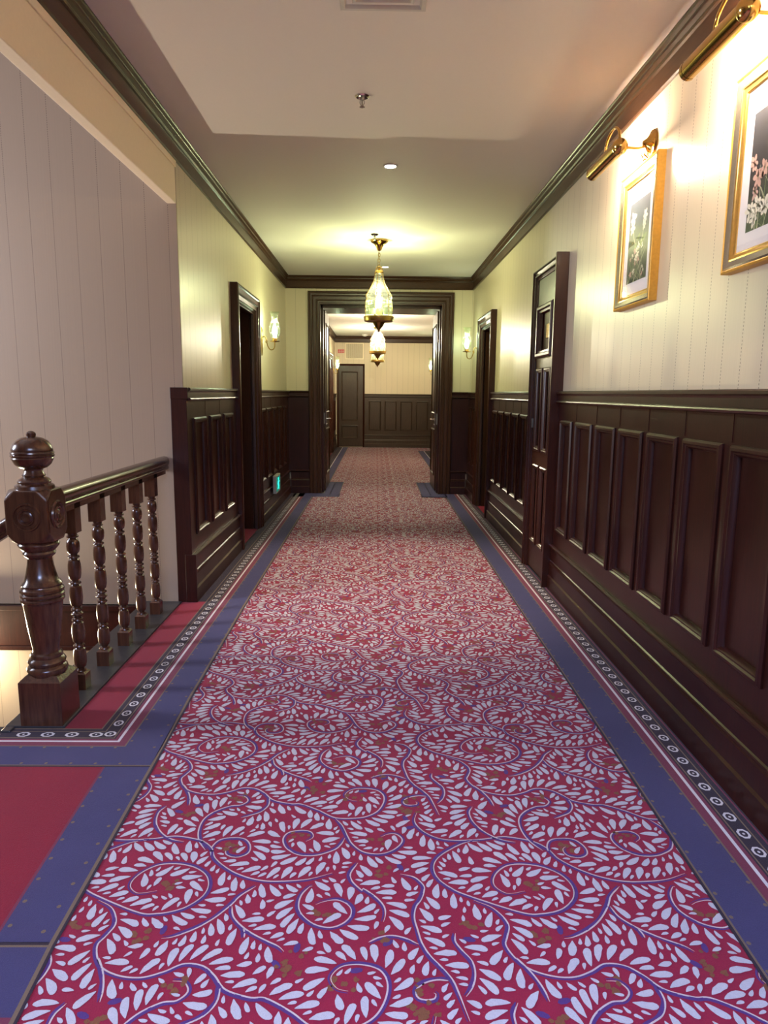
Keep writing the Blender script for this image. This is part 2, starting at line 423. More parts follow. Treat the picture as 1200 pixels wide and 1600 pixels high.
wainscot(TL, YS, DL[0], [(4.61 + .455 * k, 4.925 + .455 * k) for k in range(3)], wall_left)
wainscot(TL, DL[1], YF, [(7.22 + .43 * k, 7.54 + .43 * k) for k in range(5)], wall_left)
wainscot(TF, XL + .02, OX0, [], wall_portal, mat=WOOD); wainscot(TF, OX1, XR - .02, [], wall_portal, mat=WOOD)
wainscot(TE, -.295, XR2, [(-.179 + .392 * k, .110 + .392 * k) for k in range(4)], wall_end, z0=.436, z1=1.155, top=1.335, mat=WOODG, simple=True)
wainscot(TL2, YP, 15.1, [(11.0 + .42 * k, 11.31 + .42 * k) for k in range(9)], wall_l2, top=1.335, mat=WOOD, simple=True)
wainscot(TL2, 16.3, YE, [(16.4 + .5 * k, 16.8 + .5 * k) for k in range(3)], wall_l2, top=1.335, mat=WOOD, simple=True)
wainscot(TR2, YP, YE, [(11.0 + .42 * k, 11.31 + .42 * k) for k in range(16)], wall_r2, top=1.335, mat=WOOD, simple=True)
baseboard('baseboard_right', TR, -2.6, DR[0]); baseboard('baseboard_right', TR, DR[1], DR2[0]); baseboard('baseboard_right', TR, DR2[1], YF)
baseboard('baseboard_left', TL, YS, DL[0]); baseboard('baseboard_left', TL, DL[1], YF)
baseboard('baseboard_far', TF, XL + .05, OX0); baseboard('baseboard_far', TF, OX1, XR - .05)
baseboard('baseboard_end', TE, -.295, XR2, mat=WOODG); baseboard('baseboard_left', TL2, YP, 15.1); baseboard('baseboard_left', TL2, 16.3, YE); baseboard('baseboard_right', TR2, YP, YE)
# boards closing the near end of the left wall
m = MB(); m.box(-1.275, XL + .024, YS - .022, YS + .0, -.004, 1.345); m.box(-1.275, XL + .034, YS - .028, YS, 1.305, 1.375)
m.box(XL - .02, XL + .05, YS - .026, YS, -.004, .318)
struct(obj('trim_9', m, WOOD, bevel=0.003), 'dark end board closing the panelling beside the stair opening')

# ------------------------------------------------------------------ doors in the side walls
CASE = [(0, 0), (0, .058), (.012, .066), (.022, .066), (.028, .056), (.060, .050), (.066, .058), (.078, .058), (.084, .046), (.104, .040), (.110, .048), (.118, .046), (.122, .034), (.122, 0)]
def door_case(T, s0, s1, ztop, name, label, proj=1.0, width=1.0):
    root = thing(name, label, None, T(s0, 0, 0), kind='structure')
    f = MB(); pr = [(a * width, h * proj) for a, h in CASE]
    # path runs so that "inward" (left of travel) points into the opening
    f.sweep([(s1, 0), (s1, ztop), (s0, ztop), (s0, 0)], [(a, h) for a, h in pr], lambda u, v, h: T(u, v, h), closed=False)
    obj('door_frame', f, WOODR, root, smooth=True, angle=25)
    return root
def recessed_door(T, sp, name, label, mat=WOODR):
    s0, s1 = sp; root = door_case(T, s0, s1, 2.235, name, label)
    a, b, zt, dp = s0 + .122, s1 - .122, 2.113, .26
    j = MB()
    bx(j, T, a - .03, a, 0, zt + .03, -dp, .03); bx(j, T, b, b + .03, 0, zt + .03, -dp, .03); bx(j, T, a, b, zt, zt + .03, -dp, .03)
    bx(j, T, a, a + .02, 0, zt, -.12, -.02); bx(j, T, b - .02, b, 0, zt, -.12, -.02); bx(j, T, a, b, zt - .022, zt, -.12, -.02)
    obj('door_jamb', j, WOODB, root)
    lip = MB(); lip.sweep([(b, 0), (b, zt), (a, zt), (a, 0)], [(0, .0), (0, .030), (.012, .036), (.022, .022), (.030, .022), (.034, .0)], lambda u, v, h: T(u, v, h), closed=False)
    obj('inner_moulding', lip, WOODB, root, smooth=True, angle=25)
    lf = MB(); bx(lf, T, a, b, .01, zt, -dp, -dp + .04)
    leaf = obj('door_leaf', lf, mat, root)
    for (u0, u1, v0, v1) in ((a + .11, b - .11, 1.05, 1.95), (a + .11, b - .11, .25, .90)):
        q = MB(); q.sweep(rect(u0, u1, v0, v1), PSIMPLE, lambda u, v, h: T(u, v, -dp + .05 + h)); obj('panel_moulding', q, mat, leaf)
    k = MB(); k.lathe([(.001, 0), (.022, .0), (.022, .006), (.009, .010), (.009, .035), (.024, .045), (.026, .058), (.016, .070), (.001, .072)], 16,
                      lambda x, y, z: T(b - .07 + x, 1.0 + y, -dp + .04 + z)); obj('door_knob', k, BRASS, leaf, smooth=True)
    return root
recessed_door(TR, DR2, 'door_1', 'deeply recessed dark doorway in the right wall nearest the portal')
recessed_door(TL, DL, 'door_2', 'deeply recessed dark doorway in the left wall beside the wall lamp')
m = MB(); m.box(XR - .02, XR + .27, DR2[0] + .12, DR2[1] - .12, -.27, 0.0); m.box(XL - .27, XL + .02, DL[0] + .12, DL[1] - .12, -.27, 0.0)
struct(obj('floor', m, C_PLAINRED), 'plain red carpet inside the two recessed doorways')

# panelled service door on the right
s0, s1 = DR
root = door_case(TR, s0, s1, 2.265, 'door_3', 'tall narrow panelled door in the right wall beside the pictures', 1.25, .62)
a, b, zt = s0 + .075, s1 - .075, 2.19
sb = MB(); bx(sb, TR, s0 - .012, s0 + .02, 0, 2.28, 0, .085); obj('side_casing', sb, WOODR, root, bevel=.003)
lf = MB()
cols = [(a + .075, a + .245), (b - .245, b - .075)]
rows = [(.235, .815), (.94, 1.533)]
D0, D1 = .030, .048
def lbox(u0, u1, v0, v1, d0=0.0, d1=D1): bx(lf, TR, u0, u1, v0, v1, d0, d1)
lbox(a, cols[0][0], .02, zt); lbox(cols[1][1], b, .02, zt); lbox(cols[0][1], cols[1][0], .02, 1.60)
for c0, c1 in cols:
    lbox(c0, c1, .02, .235); lbox(c0, c1, .815, .94); lbox(c0, c1, 1.533, 1.60)
lbox(cols[0][0], cols[1][1], 1.60, 1.64); lbox(cols[0][0], cols[1][1], 1.975, zt)
leaf = obj('door_leaf', lf, WOODR, root)
for c0, c1 in cols:
    for v0, v1 in rows:
        p = MB(); bx(p, TR, c0, c1, v0, v1, 0.0, D0); obj('panel', p, WOODR, leaf)
        q = MB(); q.sweep(rect(c0, c1, v0, v1), PMOLD, lambda u, v, h: TR(u, v, D1 + h * .8)); obj('panel_moulding', q, WOODR, leaf, smooth=True, angle=25)
p = MB(); bx(p, TR, cols[0][0], cols[1][1], 1.64, 1.975, 0, D0); obj('panel', p, WOODR, leaf)
q = MB(); q.sweep(rect(cols[0][0], cols[1][1], 1.64, 1.975), [(-.02, 0), (-.02, .016), (-.008, .026), (.008, .026), (.016, .012), (.03, .010), (.036, -.012), (0, -.014)], lambda u, v, h: TR(u, v, D1 + h)); obj('panel_moulding', q, WOODR, leaf, smooth=True, angle=25)
p = MB(); mid = (a + b) / 2; bx(p, TR, mid - .038, mid + .038, 1.755, 1.855, D0, D0 + .008); pl = obj('name_plate', p, OLDBRASS, leaf, bevel=.002, label='small brass plate')
p = MB(); bx(p, TR, b - .03, b - .018, 1.10, 1.17, D1, D1 + .02); obj('door_latch', p, STEEL, leaf, bevel=.002)

# ------------------------------------------------------------------ the wide portal and its two open leaves
root = thing('door_4', 'wide dark timber portal framing the far hall', None, (0.055, YF, 0), kind='structure')
PC = [(0, 0), (0, .034), (.010, .044), (.024, .044), (.030, .034), (.046, .030), (.052, .038), (.060, .038), (.066, .028), (.100, .022), (.106, .032), (.116, .032), (.122, .020), (.140, .016), (.146, .024), (.158, .022), (.160, .0)]
f = MB(); f.sweep([(OX1, 0), (OX1, OZ), (OX0, OZ), (OX0, 0)], PC, lambda u, v, h: TF(u, v, h + .004), closed=False)
obj('door_frame', f, WOODB, root, smooth=True, angle=25)
j = MB(); dd = YP - YF + .005
bx(j, TF, PXL - .02, PXL, 0, PZ + .02, -dd, .0); bx(j, TF, PXR, PXR + .02, 0, PZ + .02, -dd, .0); bx(j, TF, PXL, PXR, PZ, PZ + .02, -dd, .0)
bx(j, TF, PXL, PXL + .03, 0, PZ, -.16, -.10); bx(j, TF, PXR - .03, PXR, 0, PZ, -.16, -.10); bx(j, TF, PXL, PXR, PZ - .03, PZ, -.16, -.10)
obj('door_jamb', j, WOOD, root)
g = MB()
for x in (-.42, .03, .52): g.lathe([(.012, 0), (.014, .006), (.008, .014), (.001, .015)], 12, lambda X, Y, Z, x=x: (x + X, YF + .13 + Y, PZ - .03 - Z))
obj('door_stop', g, STEEL, root, smooth=True)
def leaf_obj(x0, x1, inward, nm, lab):
    m = MB(); m.box(x0, x1, 9.88, 10.66, .012, 2.45)
    o = tag(obj(nm, m, WOODB, bevel=.003), lab, 'door'); x = x1 if inward > 0 else x0
    T = lambda s, z, h: (x + inward * h, s, z)
    for v0, v1 in ((.22, .85), (1.08, 2.28)):
        q = MB(); q.sweep(rect(9.99, 10.55, v0, v1), PSIMPLE, T); obj('panel_moulding', q, WOODB, o)
    e = MB(); e.box((x0 + x1) / 2 - .011, (x0 + x1) / 2 + .011, 9.876, 9.885, .93, 1.08); obj('lock_plate', e, STEEL, o)
    h = MB(); h.box(x - .002 if inward > 0 else x - .008, x + .008 if inward > 0 else x + .002, 9.92, 9.965, .90, 1.12)
    h.tube([(x, 9.942, 1.0), (x + inward * .05, 9.942, 1.0), (x + inward * .056, 9.95, .999), (x + inward * .056, 10.05, .995)], .009, 10)
    h.sphere((x + inward * .012, 9.942, 1.085), .012, 12); h.sphere((x + inward * .012, 9.942, .925), .012, 12)
    obj('door_handle', h, CHROME, o, smooth=True, label='chrome lever handle')
    for z in (.25, 1.2, 2.2):
        hg = MB(); hg.lathe([(.008, z), (.008, z + .1)], 10, lambda X, Y, Z: (x + X, 10.665 + Y, Z)); obj('hinge', hg, STEEL, o, smooth=True)
    return o
leaf_obj(-.742, -.700, 1, 'door_leaf', 'open dark door leaf folded against the left side of the portal')
leaf_obj(.818, .860, -1, 'door_leaf', 'open dark door leaf folded against the right side of the portal')

# ------------------------------------------------------------------ end wall door and fittings
root = thing('door_5', 'grey brown two panel door in the end wall under the vent grille', None, (-.63, YE, 0), kind='structure')
f = MB(); f.sweep([(-.295, 0), (-.295, 2.065), (-.985, 2.065), (-.985, 0)], [(0, 0), (0, .03), (.012, .034), (.035, .022), (.045, .016), (.045, 0)], lambda u, v, h: TE(u, v, h), closed=False); obj('door_frame', f, WOOD, root)
lf = MB(); u0, u1 = -.94, -.34; p0, p1 = -.865, -.470
for r in ((u0, p0, .02, 2.02), (p1, u1, .02, 2.02), (p0, p1, .02, .24), (p0, p1, .545, .68), (p0, p1, 1.87, 2.02)): bx(lf, TE, *r, 0, .02)
bx(lf, TE, p0, p1, .24, 1.87, 0, .008)
leaf = obj('door_leaf', lf, WOODG, root)
for v0, v1 in ((.24, .545), (.68, 1.87)):
    q = MB(); q.sweep(rect(p0, p1, v0, v1), PSIMPLE, lambda u, v, h: TE(u, v, .02 + h * .8)); obj('panel_moulding', q, WOODG, leaf)
# left side door of the far hall
root = thing('door_6', 'reddish brown door standing in the left wall of the far hall', None, (XL2, 15.7, 0), kind='structure')
f = MB(); f.sweep([(16.3, 0), (16.3, 2.2), (15.1, 2.2), (15.1, 0)], CASE, lambda u, v, h: TL2(u, v, h), closed=False); obj('door_frame', f, WOODR, root, smooth=True, angle=25)
lf = MB(); bx(lf, TL2, 15.2, 16.2, 0.01, 2.1, 0, .02); leaf = obj('door_leaf', lf, WOODR, root)
for v0, v1 in ((.3, .95), (1.1, 1.9)):
    q = MB(); q.sweep(rect(15.35, 16.05, v0, v1), PSIMPLE, lambda u, v, h: TL2(u, v, .02 + h)); obj('panel_moulding', q, WOODR, leaf)

# vent grille on the end wall
r = thing('vent_grille', 'cream slatted air grille on the end wall above the door', 'vent', (-.55, YE, 2.197))
g = MB(); g.sweep(rect(-.775, -.325, 2.18, 2.575), [(0, 0), (0, .012), (.02, .014), (.024, 0)], lambda u, v, h: TE(u, v, h)); obj('grille_frame', g, PEACH, r)
g = MB(); bx(g, TE, -.752, -.348, 2.203, 2.552, 0, .001); obj('backing', g, plain('grille_dark', (.20, .16, .11), .8), r)
for k in range(18):
    g = MB(); x = -.745 + k * .0232; bx(g, TE, x, x + .011, 2.203, 2.552, .001, .012); obj('slat', g, PEACH, r)
# red notice
r = thing('wall_notice', 'small red notice with white characters on the end wall beside the grille', 'sign', (-.883, YE, 2.33))
g = MB(); bx(g, TE, -.962, -.804, 2.328, 2.412, 0, .01); obj('notice_board', g, SIGNRED, r)
g = MB()
for k in range(3):
    x = -.942 + k * .047
    for q in ((x, x + .030, 2.395, 2.399), (x, x + .030, 2.369, 2.373), (x + .003, x + .027, 2.343, 2.347), (x + .013, x + .017, 2.345, 2.399), (x, x + .004, 2.350, 2.373), (x + .026, x + .030, 2.350, 2.373)):
        bx(g, TE, *q, .01, .0112)
obj('lettering', g, WHITEPLASTIC, r)
# smoke detector
m = MB(); m.lathe([(.075, 0), (.075, -.012), (.062, -.03), (.035, -.045), (.001, -.047)], 20, lambda x, y, z: (-.29 + x, 17.5 + y, Z2 + z))
tag(obj('smoke_detector', m, WHITEPLASTIC, smooth=True), 'round white smoke detector on the far hall ceiling near the end wall', 'detector')

# ------------------------------------------------------------------ low exit light on the left panelling
r = thing('exit_light', 'small glowing green running-man exit light low on the left panelling', 'exit sign', (XL + .05, 8.08, .22))
m = MB(); bx(m, TL, 7.90, 8.24, .225, .425, .048, .085); obj('housing', m, GREYPLASTIC, r, bevel=.004)
m = MB(); bx(m, TL, 7.925, 8.215, .245, .405, .085, .0865); obj('sign_face', m, GREENDARK, r)
m = MB(); T = lambda x, y, z: TL(8.07 + y, .325 + z, .0868 + x * .0)
def poly(pts): 
    n = len(pts); m.add([TL(8.07 + a, .325 + b, .0868) for a, b in pts] + [TL(8.07 + a, .325 + b, .0875) for a, b in pts], [tuple(range(n)), tuple(range(n, 2 * n))] + [(i, (i + 1) % n, n + (i + 1) % n, n + i) for i in range(n)])
poly([(.018 * math.cos(t * math.pi / 5) + .012, .018 * math.sin(t * math.pi / 5) + .052) for t in range(10)])
poly([(-.02, .03), (.025, .032), (.018, -.012), (-.022, -.014)])
poly([(-.02, .03), (-.05, .012), (-.062, -.008), (-.05, -.012), (-.038, .002), (-.016, .016)])
poly([(.025, .032), (.05, .012), (.068, .018), (.064, .028), (.05, .026), (.03, .036)])
poly([(.016, -.008), (.044, -.024), (.04, -.058), (.052, -.062), (.054, -.066), (.028, -.066), (.026, -.032), (-.006, -.018)])
poly([(-.022, -.010), (-.030, -.038), (-.066, -.050), (-.062, -.062), (-.020, -.052), (.0, -.022)])
obj('running_figure', m, GREENLIT, r)

# ------------------------------------------------------------------ stairwell trim
m = MB(); m.box(-5.0, -1.46, YS - .03, YS, -.325, -.02); m.box(-5.0, -1.46, YS - .045, YS, -.055, -.02); m.box(-5.0, -1.46, YS - .04, YS, -.325, -.295)
struct(obj('trim_10', m, WOOD, bevel=.004), 'dark fascia band on the stair wall at floor level')
m = MB(); m.box(-1.475, -1.455, 2.66, YS - .045, -.27, .0); m.box(-1.49, -1.25, 2.70, YS - .03, -.004, .012)
struct(obj('trim_11', m, DARKSTRIP, bevel=.003), 'dark painted board edging the stair opening under the balusters')
# stair flight going down to the left, beyond the frame
m = MB()
for k in range(9): m.box(-1.82 - .27 * (k + 1), -1.80 - .27 * k, 1.36, 2.68, -3.2, -.17 * (k + 1))
struct(obj('stairs', m, C_PLAINRED), 'red carpeted flight going down to the left')
m = MB(); m.box(-1.80, -1.50, 2.585, 2.72, -.24, -.0); m.box(-1.49, -1.45, 2.66, 2.705, -.24, .01)
struct(obj('trim_12', m, DARKSTRIP, bevel=.004), 'dark nosing of the landing left of the newel post')
# ------------------------------------------------------------------ carpets
def pmesh(name, polys, mats, z, stag=False):
    """flat woven pieces: list of (material index, [(x, y)...])"""
    vs = []; fs = []; mi = []
    for k, pts in polys:
        ar = sum(pts[i][0] * pts[(i + 1) % len(pts)][1] - pts[(i + 1) % len(pts)][0] * pts[i][1] for i in range(len(pts)))
        if ar < 0: pts = pts[::-1]
        o = len(vs); zz = z + (len(fs) % 7) * .00004 if stag else z; vs += [(p[0], p[1], zz) for p in pts]; fs.append(tuple(range(o, o + len(pts)))); mi.append(k)
    me = bpy.data.meshes.new(name); me.from_pydata(vs, [], fs)
    for m in mats: me.materials.append(m)
    me.polygons.foreach_set('material_index', mi); me.update(); return me
TW, TH = 1.01, 0.768
STEMS = [[[0.139,2.123],[0.13,2.076],[0.147,2.031],[0.191,1.99],[0.249,1.975],[0.334,1.981],[0.402,1.994],[0.466,1.98],[0.493,1.968],[0.524,1.937],[0.547,1.887],[0.602,1.835],[0.659,1.804],[0.715,1.79],[0.776,1.791],[0.834,1.8],[0.9,1.827]],[[-0.499,1.929],[-0.529,1.975],[-0.543,2.029],[-0.54,2.085],[-0.515,2.126],[-0.472,2.156],[-0.438,2.162],[-0.418,2.188],[-0.434,2.216],[-0.464,2.22]],[[-0.684,2.158],[-0.699,2.122],[-0.691,2.067],[-0.662,2.017],[-0.619,1.98],[-0.569,1.965]],[[-0.477,1.904],[-0.483,1.939],[-0.468,1.975],[-0.435,1.986],[-0.395,1.981],[-0.373,1.95],[-0.373,1.915],[-0.401,1.898],[-0.432,1.909],[-0.437,1.934],[-0.424,1.947]],[[-0.738,2.483],[-0.69,2.452],[-0.662,2.399],[-0.672,2.355],[-0.681,2.327],[-0.665,2.285],[-0.638,2.252],[-0.589,2.23],[-0.537,2.226],[-0.49,2.243],[-0.45,2.266],[-0.405,2.26],[-0.372,2.233],[-0.337,2.192],[-0.277,2.17],[-0.241,2.168],[-0.182,2.134],[-0.124,2.092],[-0.062,2.089],[-0.021,2.099],[0.014,2.128],[0.035,2.177],[0.036,2.222],[0.014,2.255],[-0.031,2.268],[-0.075,2.261],[-0.099,2.228],[-0.083,2.196],[-0.051,2.186]],[[0.334,1.978],[0.281,1.969],[0.225,1.931],[0.186,1.891],[0.172,1.848],[0.182,1.803],[0.214,1.764],[0.257,1.734],[0.39,1.67],[0.445,1.664],[0.5,1.679],[0.537,1.71],[0.555,1.743],[0.556,1.781],[0.537,1.822],[0.495,1.854],[0.442,1.868],[0.392,1.863],[0.356,1.835],[0.337,1.799],[0.339,1.768],[0.364,1.743],[0.39,1.743],[0.425,1.753]],[[-0.661,2.285],[-0.634,2.239],[-0.617,2.194],[-0.611,2.156]],[[-0.353,2.207],[-0.35,2.163],[-0.369,2.127],[-0.4,2.107],[-0.432,2.091]],[[-0.088,1.992],[-0.1,1.956],[-0.121,1.93],[-0.17,1.907],[-0.221,1.91],[-0.259,1.94],[-0.274,1.981],[-0.262,2.013],[-0.226,2.024],[-0.196,2.017],[-0.187,1.992],[-0.208,1.971]],[[-0.124,2.089],[-0.101,2.052],[-0.082,1.998],[-0.064,1.956],[-0.031,1.92],[0.013,1.909],[0.051,1.921],[0.081,1.951],[0.091,1.982],[0.073,2.009],[0.047,2.011],[0.02,1.993]],[[-0.168,1.774],[-0.176,1.772],[-0.196,1.738],[-0.2,1.693],[-0.185,1.658],[-0.152,1.627],[-0.11,1.615],[-0.078,1.628],[-0.057,1.654],[-0.055,1.685],[-0.073,1.709],[-0.099,1.72],[-0.133,1.713],[-0.155,1.701]],[[-0.046,1.872],[-0.066,1.825],[-0.059,1.789],[-0.028,1.75],[-0.028,1.761],[0.007,1.727],[0.028,1.693],[0.031,1.662],[0.025,1.635]],[[0.685,1.773],[0.649,1.735],[0.627,1.694],[0.592,1.647],[0.554,1.613],[0.509,1.588],[0.475,1.581]],[[0.633,1.694],[0.645,1.654],[0.677,1.617],[0.711,1.591],[0.746,1.57],[0.776,1.553],[0.796,1.532]],[[0.677,1.617],[0.684,1.598],[0.686,1.579]],[[0.077,1.821],[0.116,1.807],[0.138,1.776],[0.139,1.755],[0.129,1.721],[0.112,1.689],[0.107,1.65],[0.113,1.609],[0.122,1.563],[0.14,1.522],[0.165,1.487],[0.187,1.449],[0.197,1.411],[0.205,1.374],[0.212,1.341]],[[-0.009,1.566],[0.018,1.582],[0.05,1.588],[0.082,1.579],[0.108,1.563],[0.121,1.556]],[[0.182,1.452],[0.152,1.455],[0.122,1.446],[0.101,1.428],[0.1,1.405],[0.118,1.395],[0.143,1.399],[0.147,1.416],[0.135,1.419]],[[0.208,1.598],[0.205,1.57],[0.22,1.539],[0.239,1.506],[0.241,1.468],[0.229,1.431],[0.208,1.402]]]
BLOTS = [["g",-0.6,2.108],["g",-0.572,1.775],["g",-0.43,1.945],["g",-0.187,2.288],["g",-0.128,2.44],["p",-0.186,2.318],["p",-0.231,2.267],["p",-0.038,2.248],["g",-0.224,1.997],["g",0.007,1.966],["g",0.105,2.135],["p",0.103,2.09],["p",0.114,2.042],["g",0.031,1.83],["p",0.078,1.853],["p",0.056,1.839],["g",-0.121,1.662],["p",-0.195,1.549],["p",-0.162,1.537],["p",-0.229,1.49],["g",-0.202,1.477],["g",-0.174,1.48],["g",-0.067,1.443],["p",-0.045,1.471],["p",-0.025,1.467],["g",0.126,1.431],["g",0.111,1.363],["g",0.145,1.374],["g",0.253,1.617],["p",0.243,1.577],["g",0.433,1.588],["p",0.479,1.609],["g",0.552,1.437],["p",-0.576,1.394],["g",-0.457,1.414],["p",-0.589,2.175],["p",-0.633,2.126],["p",0.039,1.566],["g",0.007,1.588],["g",0.588,1.958],["g",0.427,1.794],["g",-0.45,2.188]]
rng = random.Random(7)
_b = []
for t, x, y in BLOTS:
    if all(u != t or abs((x - p + TW / 2) % TW - TW / 2) > .03 or abs((y - q + TH / 2) % TH - TH / 2) > .03 for u, p, q in _b): _b.append((t, x, y))
BLOTS = _b
def catmull(P, step):
    P = [np.array(p, float) for p in P]; Q = [2 * P[0] - P[1]] + P + [2 * P[-1] - P[-2]]; out = []
    for i in range(1, len(Q) - 2):
        a, b, c, d = Q[i - 1:i + 3]; n = max(2, int(np.linalg.norm(c - b) / .003))
        for t in np.linspace(0, 1, n, endpoint=False):
            out.append(.5 * ((2 * b) + (c - a) * t + (2 * a - 5 * b + 4 * c - d) * t * t + (3 * b - a - 3 * c + d) * t ** 3))
    out.append(P[-1]); out = np.array(out)
    s = np.r_[0, np.cumsum(np.linalg.norm(np.diff(out, axis=0), axis=1))]
    u = np.arange(0, s[-1], step)
    return np.c_[np.interp(u, s, out[:, 0]), np.interp(u, s, out[:, 1])]
G = 0.002; GX, GY = int(round(TW / G)), int(round(TH / G)); occ = np.zeros((GX, GY), bool)
def idx(p): q = np.floor(np.asarray(p) / G).astype(int); return q[..., 0] % GX, q[..., 1] % GY
disc = {r: np.array([(i, j) for i in range(-r, r + 1) for j in range(-r, r + 1) if i * i + j * j <= r * r + .5]) * G for r in (1, 2, 3, 4, 10)}
def mark(p, r):
    q = np.asarray(p)[:, None, :] + disc[r][None]; occ[idx(q)] = True
curves = [catmull(s, .004) for s in STEMS]
for c in curves: mark(c, 3)
for t, x, y in BLOTS: mark(np.array([[x, y]]), 10 if t == 'g' else 4)
leaves = []
def leaf_pts(b, d, L, w, bend):
    n = np.array([-d[1], d[0]]); ts = np.array([0, .16, .36, .58, .78, .92, 1.0])
    ax = b + np.outer(ts * L, d) + np.outer(bend * L * ts ** 2, n)
    hw = w * np.array([0.10, .46, .82, 1.0, .98, .74, .28]) * np.array([1] + [1 + rng.uniform(-.12, .12) for _ in range(5)] + [1])
    return ax, hw, n
def try_leaf(b, d, lens, bend):
    for L in lens:
        w = max(.0046, min(.0100, L * .21)); ax, hw, n = leaf_pts(b, d, L, w, bend)
        q = np.linspace(0, 6, 25); AX = np.c_[np.interp(q, range(7), ax[:, 0]), np.interp(q, range(7), ax[:, 1])]; HW = np.interp(q, range(7), hw)
        ss = np.concatenate([AX + n * (HW[:, None] + .0026) * k for k in (-1, -.5, 0, .5, 1)])
        if not occ[idx(ss)].any():
            mark(np.concatenate([AX + n * HW[:, None] * k for k in (-1, -.4, .4, 1)]), 1)
            leaves.append((ax, hw, n, b, d)); return True
    return False
for c in curves:
    seg = .0235; k = 2
    for side in (1, -1):
        i = 2
        while i < len(c) - 3:
            t = c[i + 2] - c[i - 2]; t = t / (np.linalg.norm(t) + 1e-9); nn = np.array([-t[1], t[0]]) * side
            an = rng.uniform(.98, 1.25); d = nn * math.sin(an) + t * math.cos(an)
            ok = try_leaf(c[i] + nn * .0125, d, (.056, .050, .043, .036, .028, .021), -side * rng.uniform(.04, .20))
            i += int(seg / .004) + (rng.random() < .3) if ok else 1
LB = np.array([l[3] for l in leaves]); LD = np.array([l[4] for l in leaves])
for _ in range(2600):
    p = np.array([rng.random() * TW, rng.random() * TH])
    if occ[idx(p)]: continue
    dd = LB - p; dd[:, 0] -= TW * np.round(dd[:, 0] / TW); dd[:, 1] -= TH * np.round(dd[:, 1] / TH)
    d = LD[np.argmin((dd ** 2).sum(1))]
    try_leaf(p - d * .012, d, (.036, .028, .022), rng.uniform(-.15, .15))
def ribbon(c, off, w):
    t = np.gradient(c, axis=0); t /= np.linalg.norm(t, axis=1)[:, None] + 1e-9; n = np.c_[-t[:, 1], t[:, 0]]
    s = np.linspace(0, 1, len(c)); taper = np.minimum(1, np.minimum(s * 10 + .25, (1 - s) * 6 + .25)); ww = w * taper
    a = c + n * (off + ww)[:, None] if np.ndim(off) else c + n * (off + ww[:, None]); b = c + n * (off - ww[:, None])
    return a, b
elems = []       # (centre, material, points)
for ax, hw, n, b, d in leaves:
    pts = [tuple(ax[k] + n * hw[k]) for k in range(7)] + [tuple(ax[k] - n * hw[k]) for k in range(6, -1, -1)]
    elems.append((ax[3], 0, pts))
for c in curves:
    cc = c[::2] if len(c) > 12 else c
    tt = np.linspace(0, 1, len(cc)); wv = .0022 + .0026 * np.abs(np.sin(tt * 7 + len(cc)))
    for (w, off, k) in ((wv, -.0035, 2), (np.full(len(cc), .0021), .0022, 1)):
        t = np.gradient(cc, axis=0); t /= np.linalg.norm(t, axis=1)[:, None] + 1e-9; n = np.c_[-t[:, 1], t[:, 0]]
        ww = w * np.minimum(1, np.minimum(tt * 10 + .25, (1 - tt) * 5 + .25))
        a = cc + n * (off + ww)[:, None]; b = cc + n * (off - ww)[:, None]
        for i in range(len(cc) - 1): elems.append(((a[i] + b[i]) / 2, k, [tuple(a[i]), tuple(a[i + 1]), tuple(b[i + 1]), tuple(b[i])]))
for t, x, y in BLOTS:
    if t == 'g':
        for k in range(6):
            cx, cy = x + rng.uniform(-.030, .030), y + rng.uniform(-.022, .022); r = rng.uniform(.005, .011)
            elems.append((np.array([cx, cy]), 3, [(cx + r * rng.uniform(.6, 1.3) * math.cos(a * math.pi / 4), cy + r * rng.uniform(.6, 1.3) * math.sin(a * math.pi / 4)) for a in range(8)]))
    else:
        r = .012; a0 = rng.uniform(0, 3)
        elems.append((np.array([x, y]), 2, [(x + r * (1.4 * math.cos(a * math.pi / 4) * math.cos(a0) - .7 * math.sin(a * math.pi / 4) * math.sin(a0)), y + r * (1.4 * math.cos(a * math.pi / 4) * math.sin(a0) + .7 * math.sin(a * math.pi / 4) * math.cos(a0))) for a in range(8)]))
def tiled(regions):
    out = {0: [], 1: []}
    X0 = min(r[0] for r in regions); X1 = max(r[1] for r in regions); Y0 = min(r[2] for r in regions); Y1 = max(r[3] for r in regions)
    for i in range(int(X0 / TW) - 2, int(X1 / TW) + 2):
        for j in range(int(Y0 / TH) - 4, int(Y1 / TH) + 2):
            ox, oy = i * TW, j * TH
            for c, k, pts in elems:
                x, y = c[0] + ox, c[1] + oy
                for a, b, p, q in regions:
                    if a <= x <= b and p <= y <= q:
                        out[0 if k in (0,) else 1].append((k, [(u + ox, v + oy) for u, v in pts])); break
    return out
PM = [C_LEAF, C_STEM, C_PURPLE, C_OLIVE]

def R4(x0, x1, y0, y1): return [(x0, y0), (x1, y0), (x1, y1), (x0, y1)]
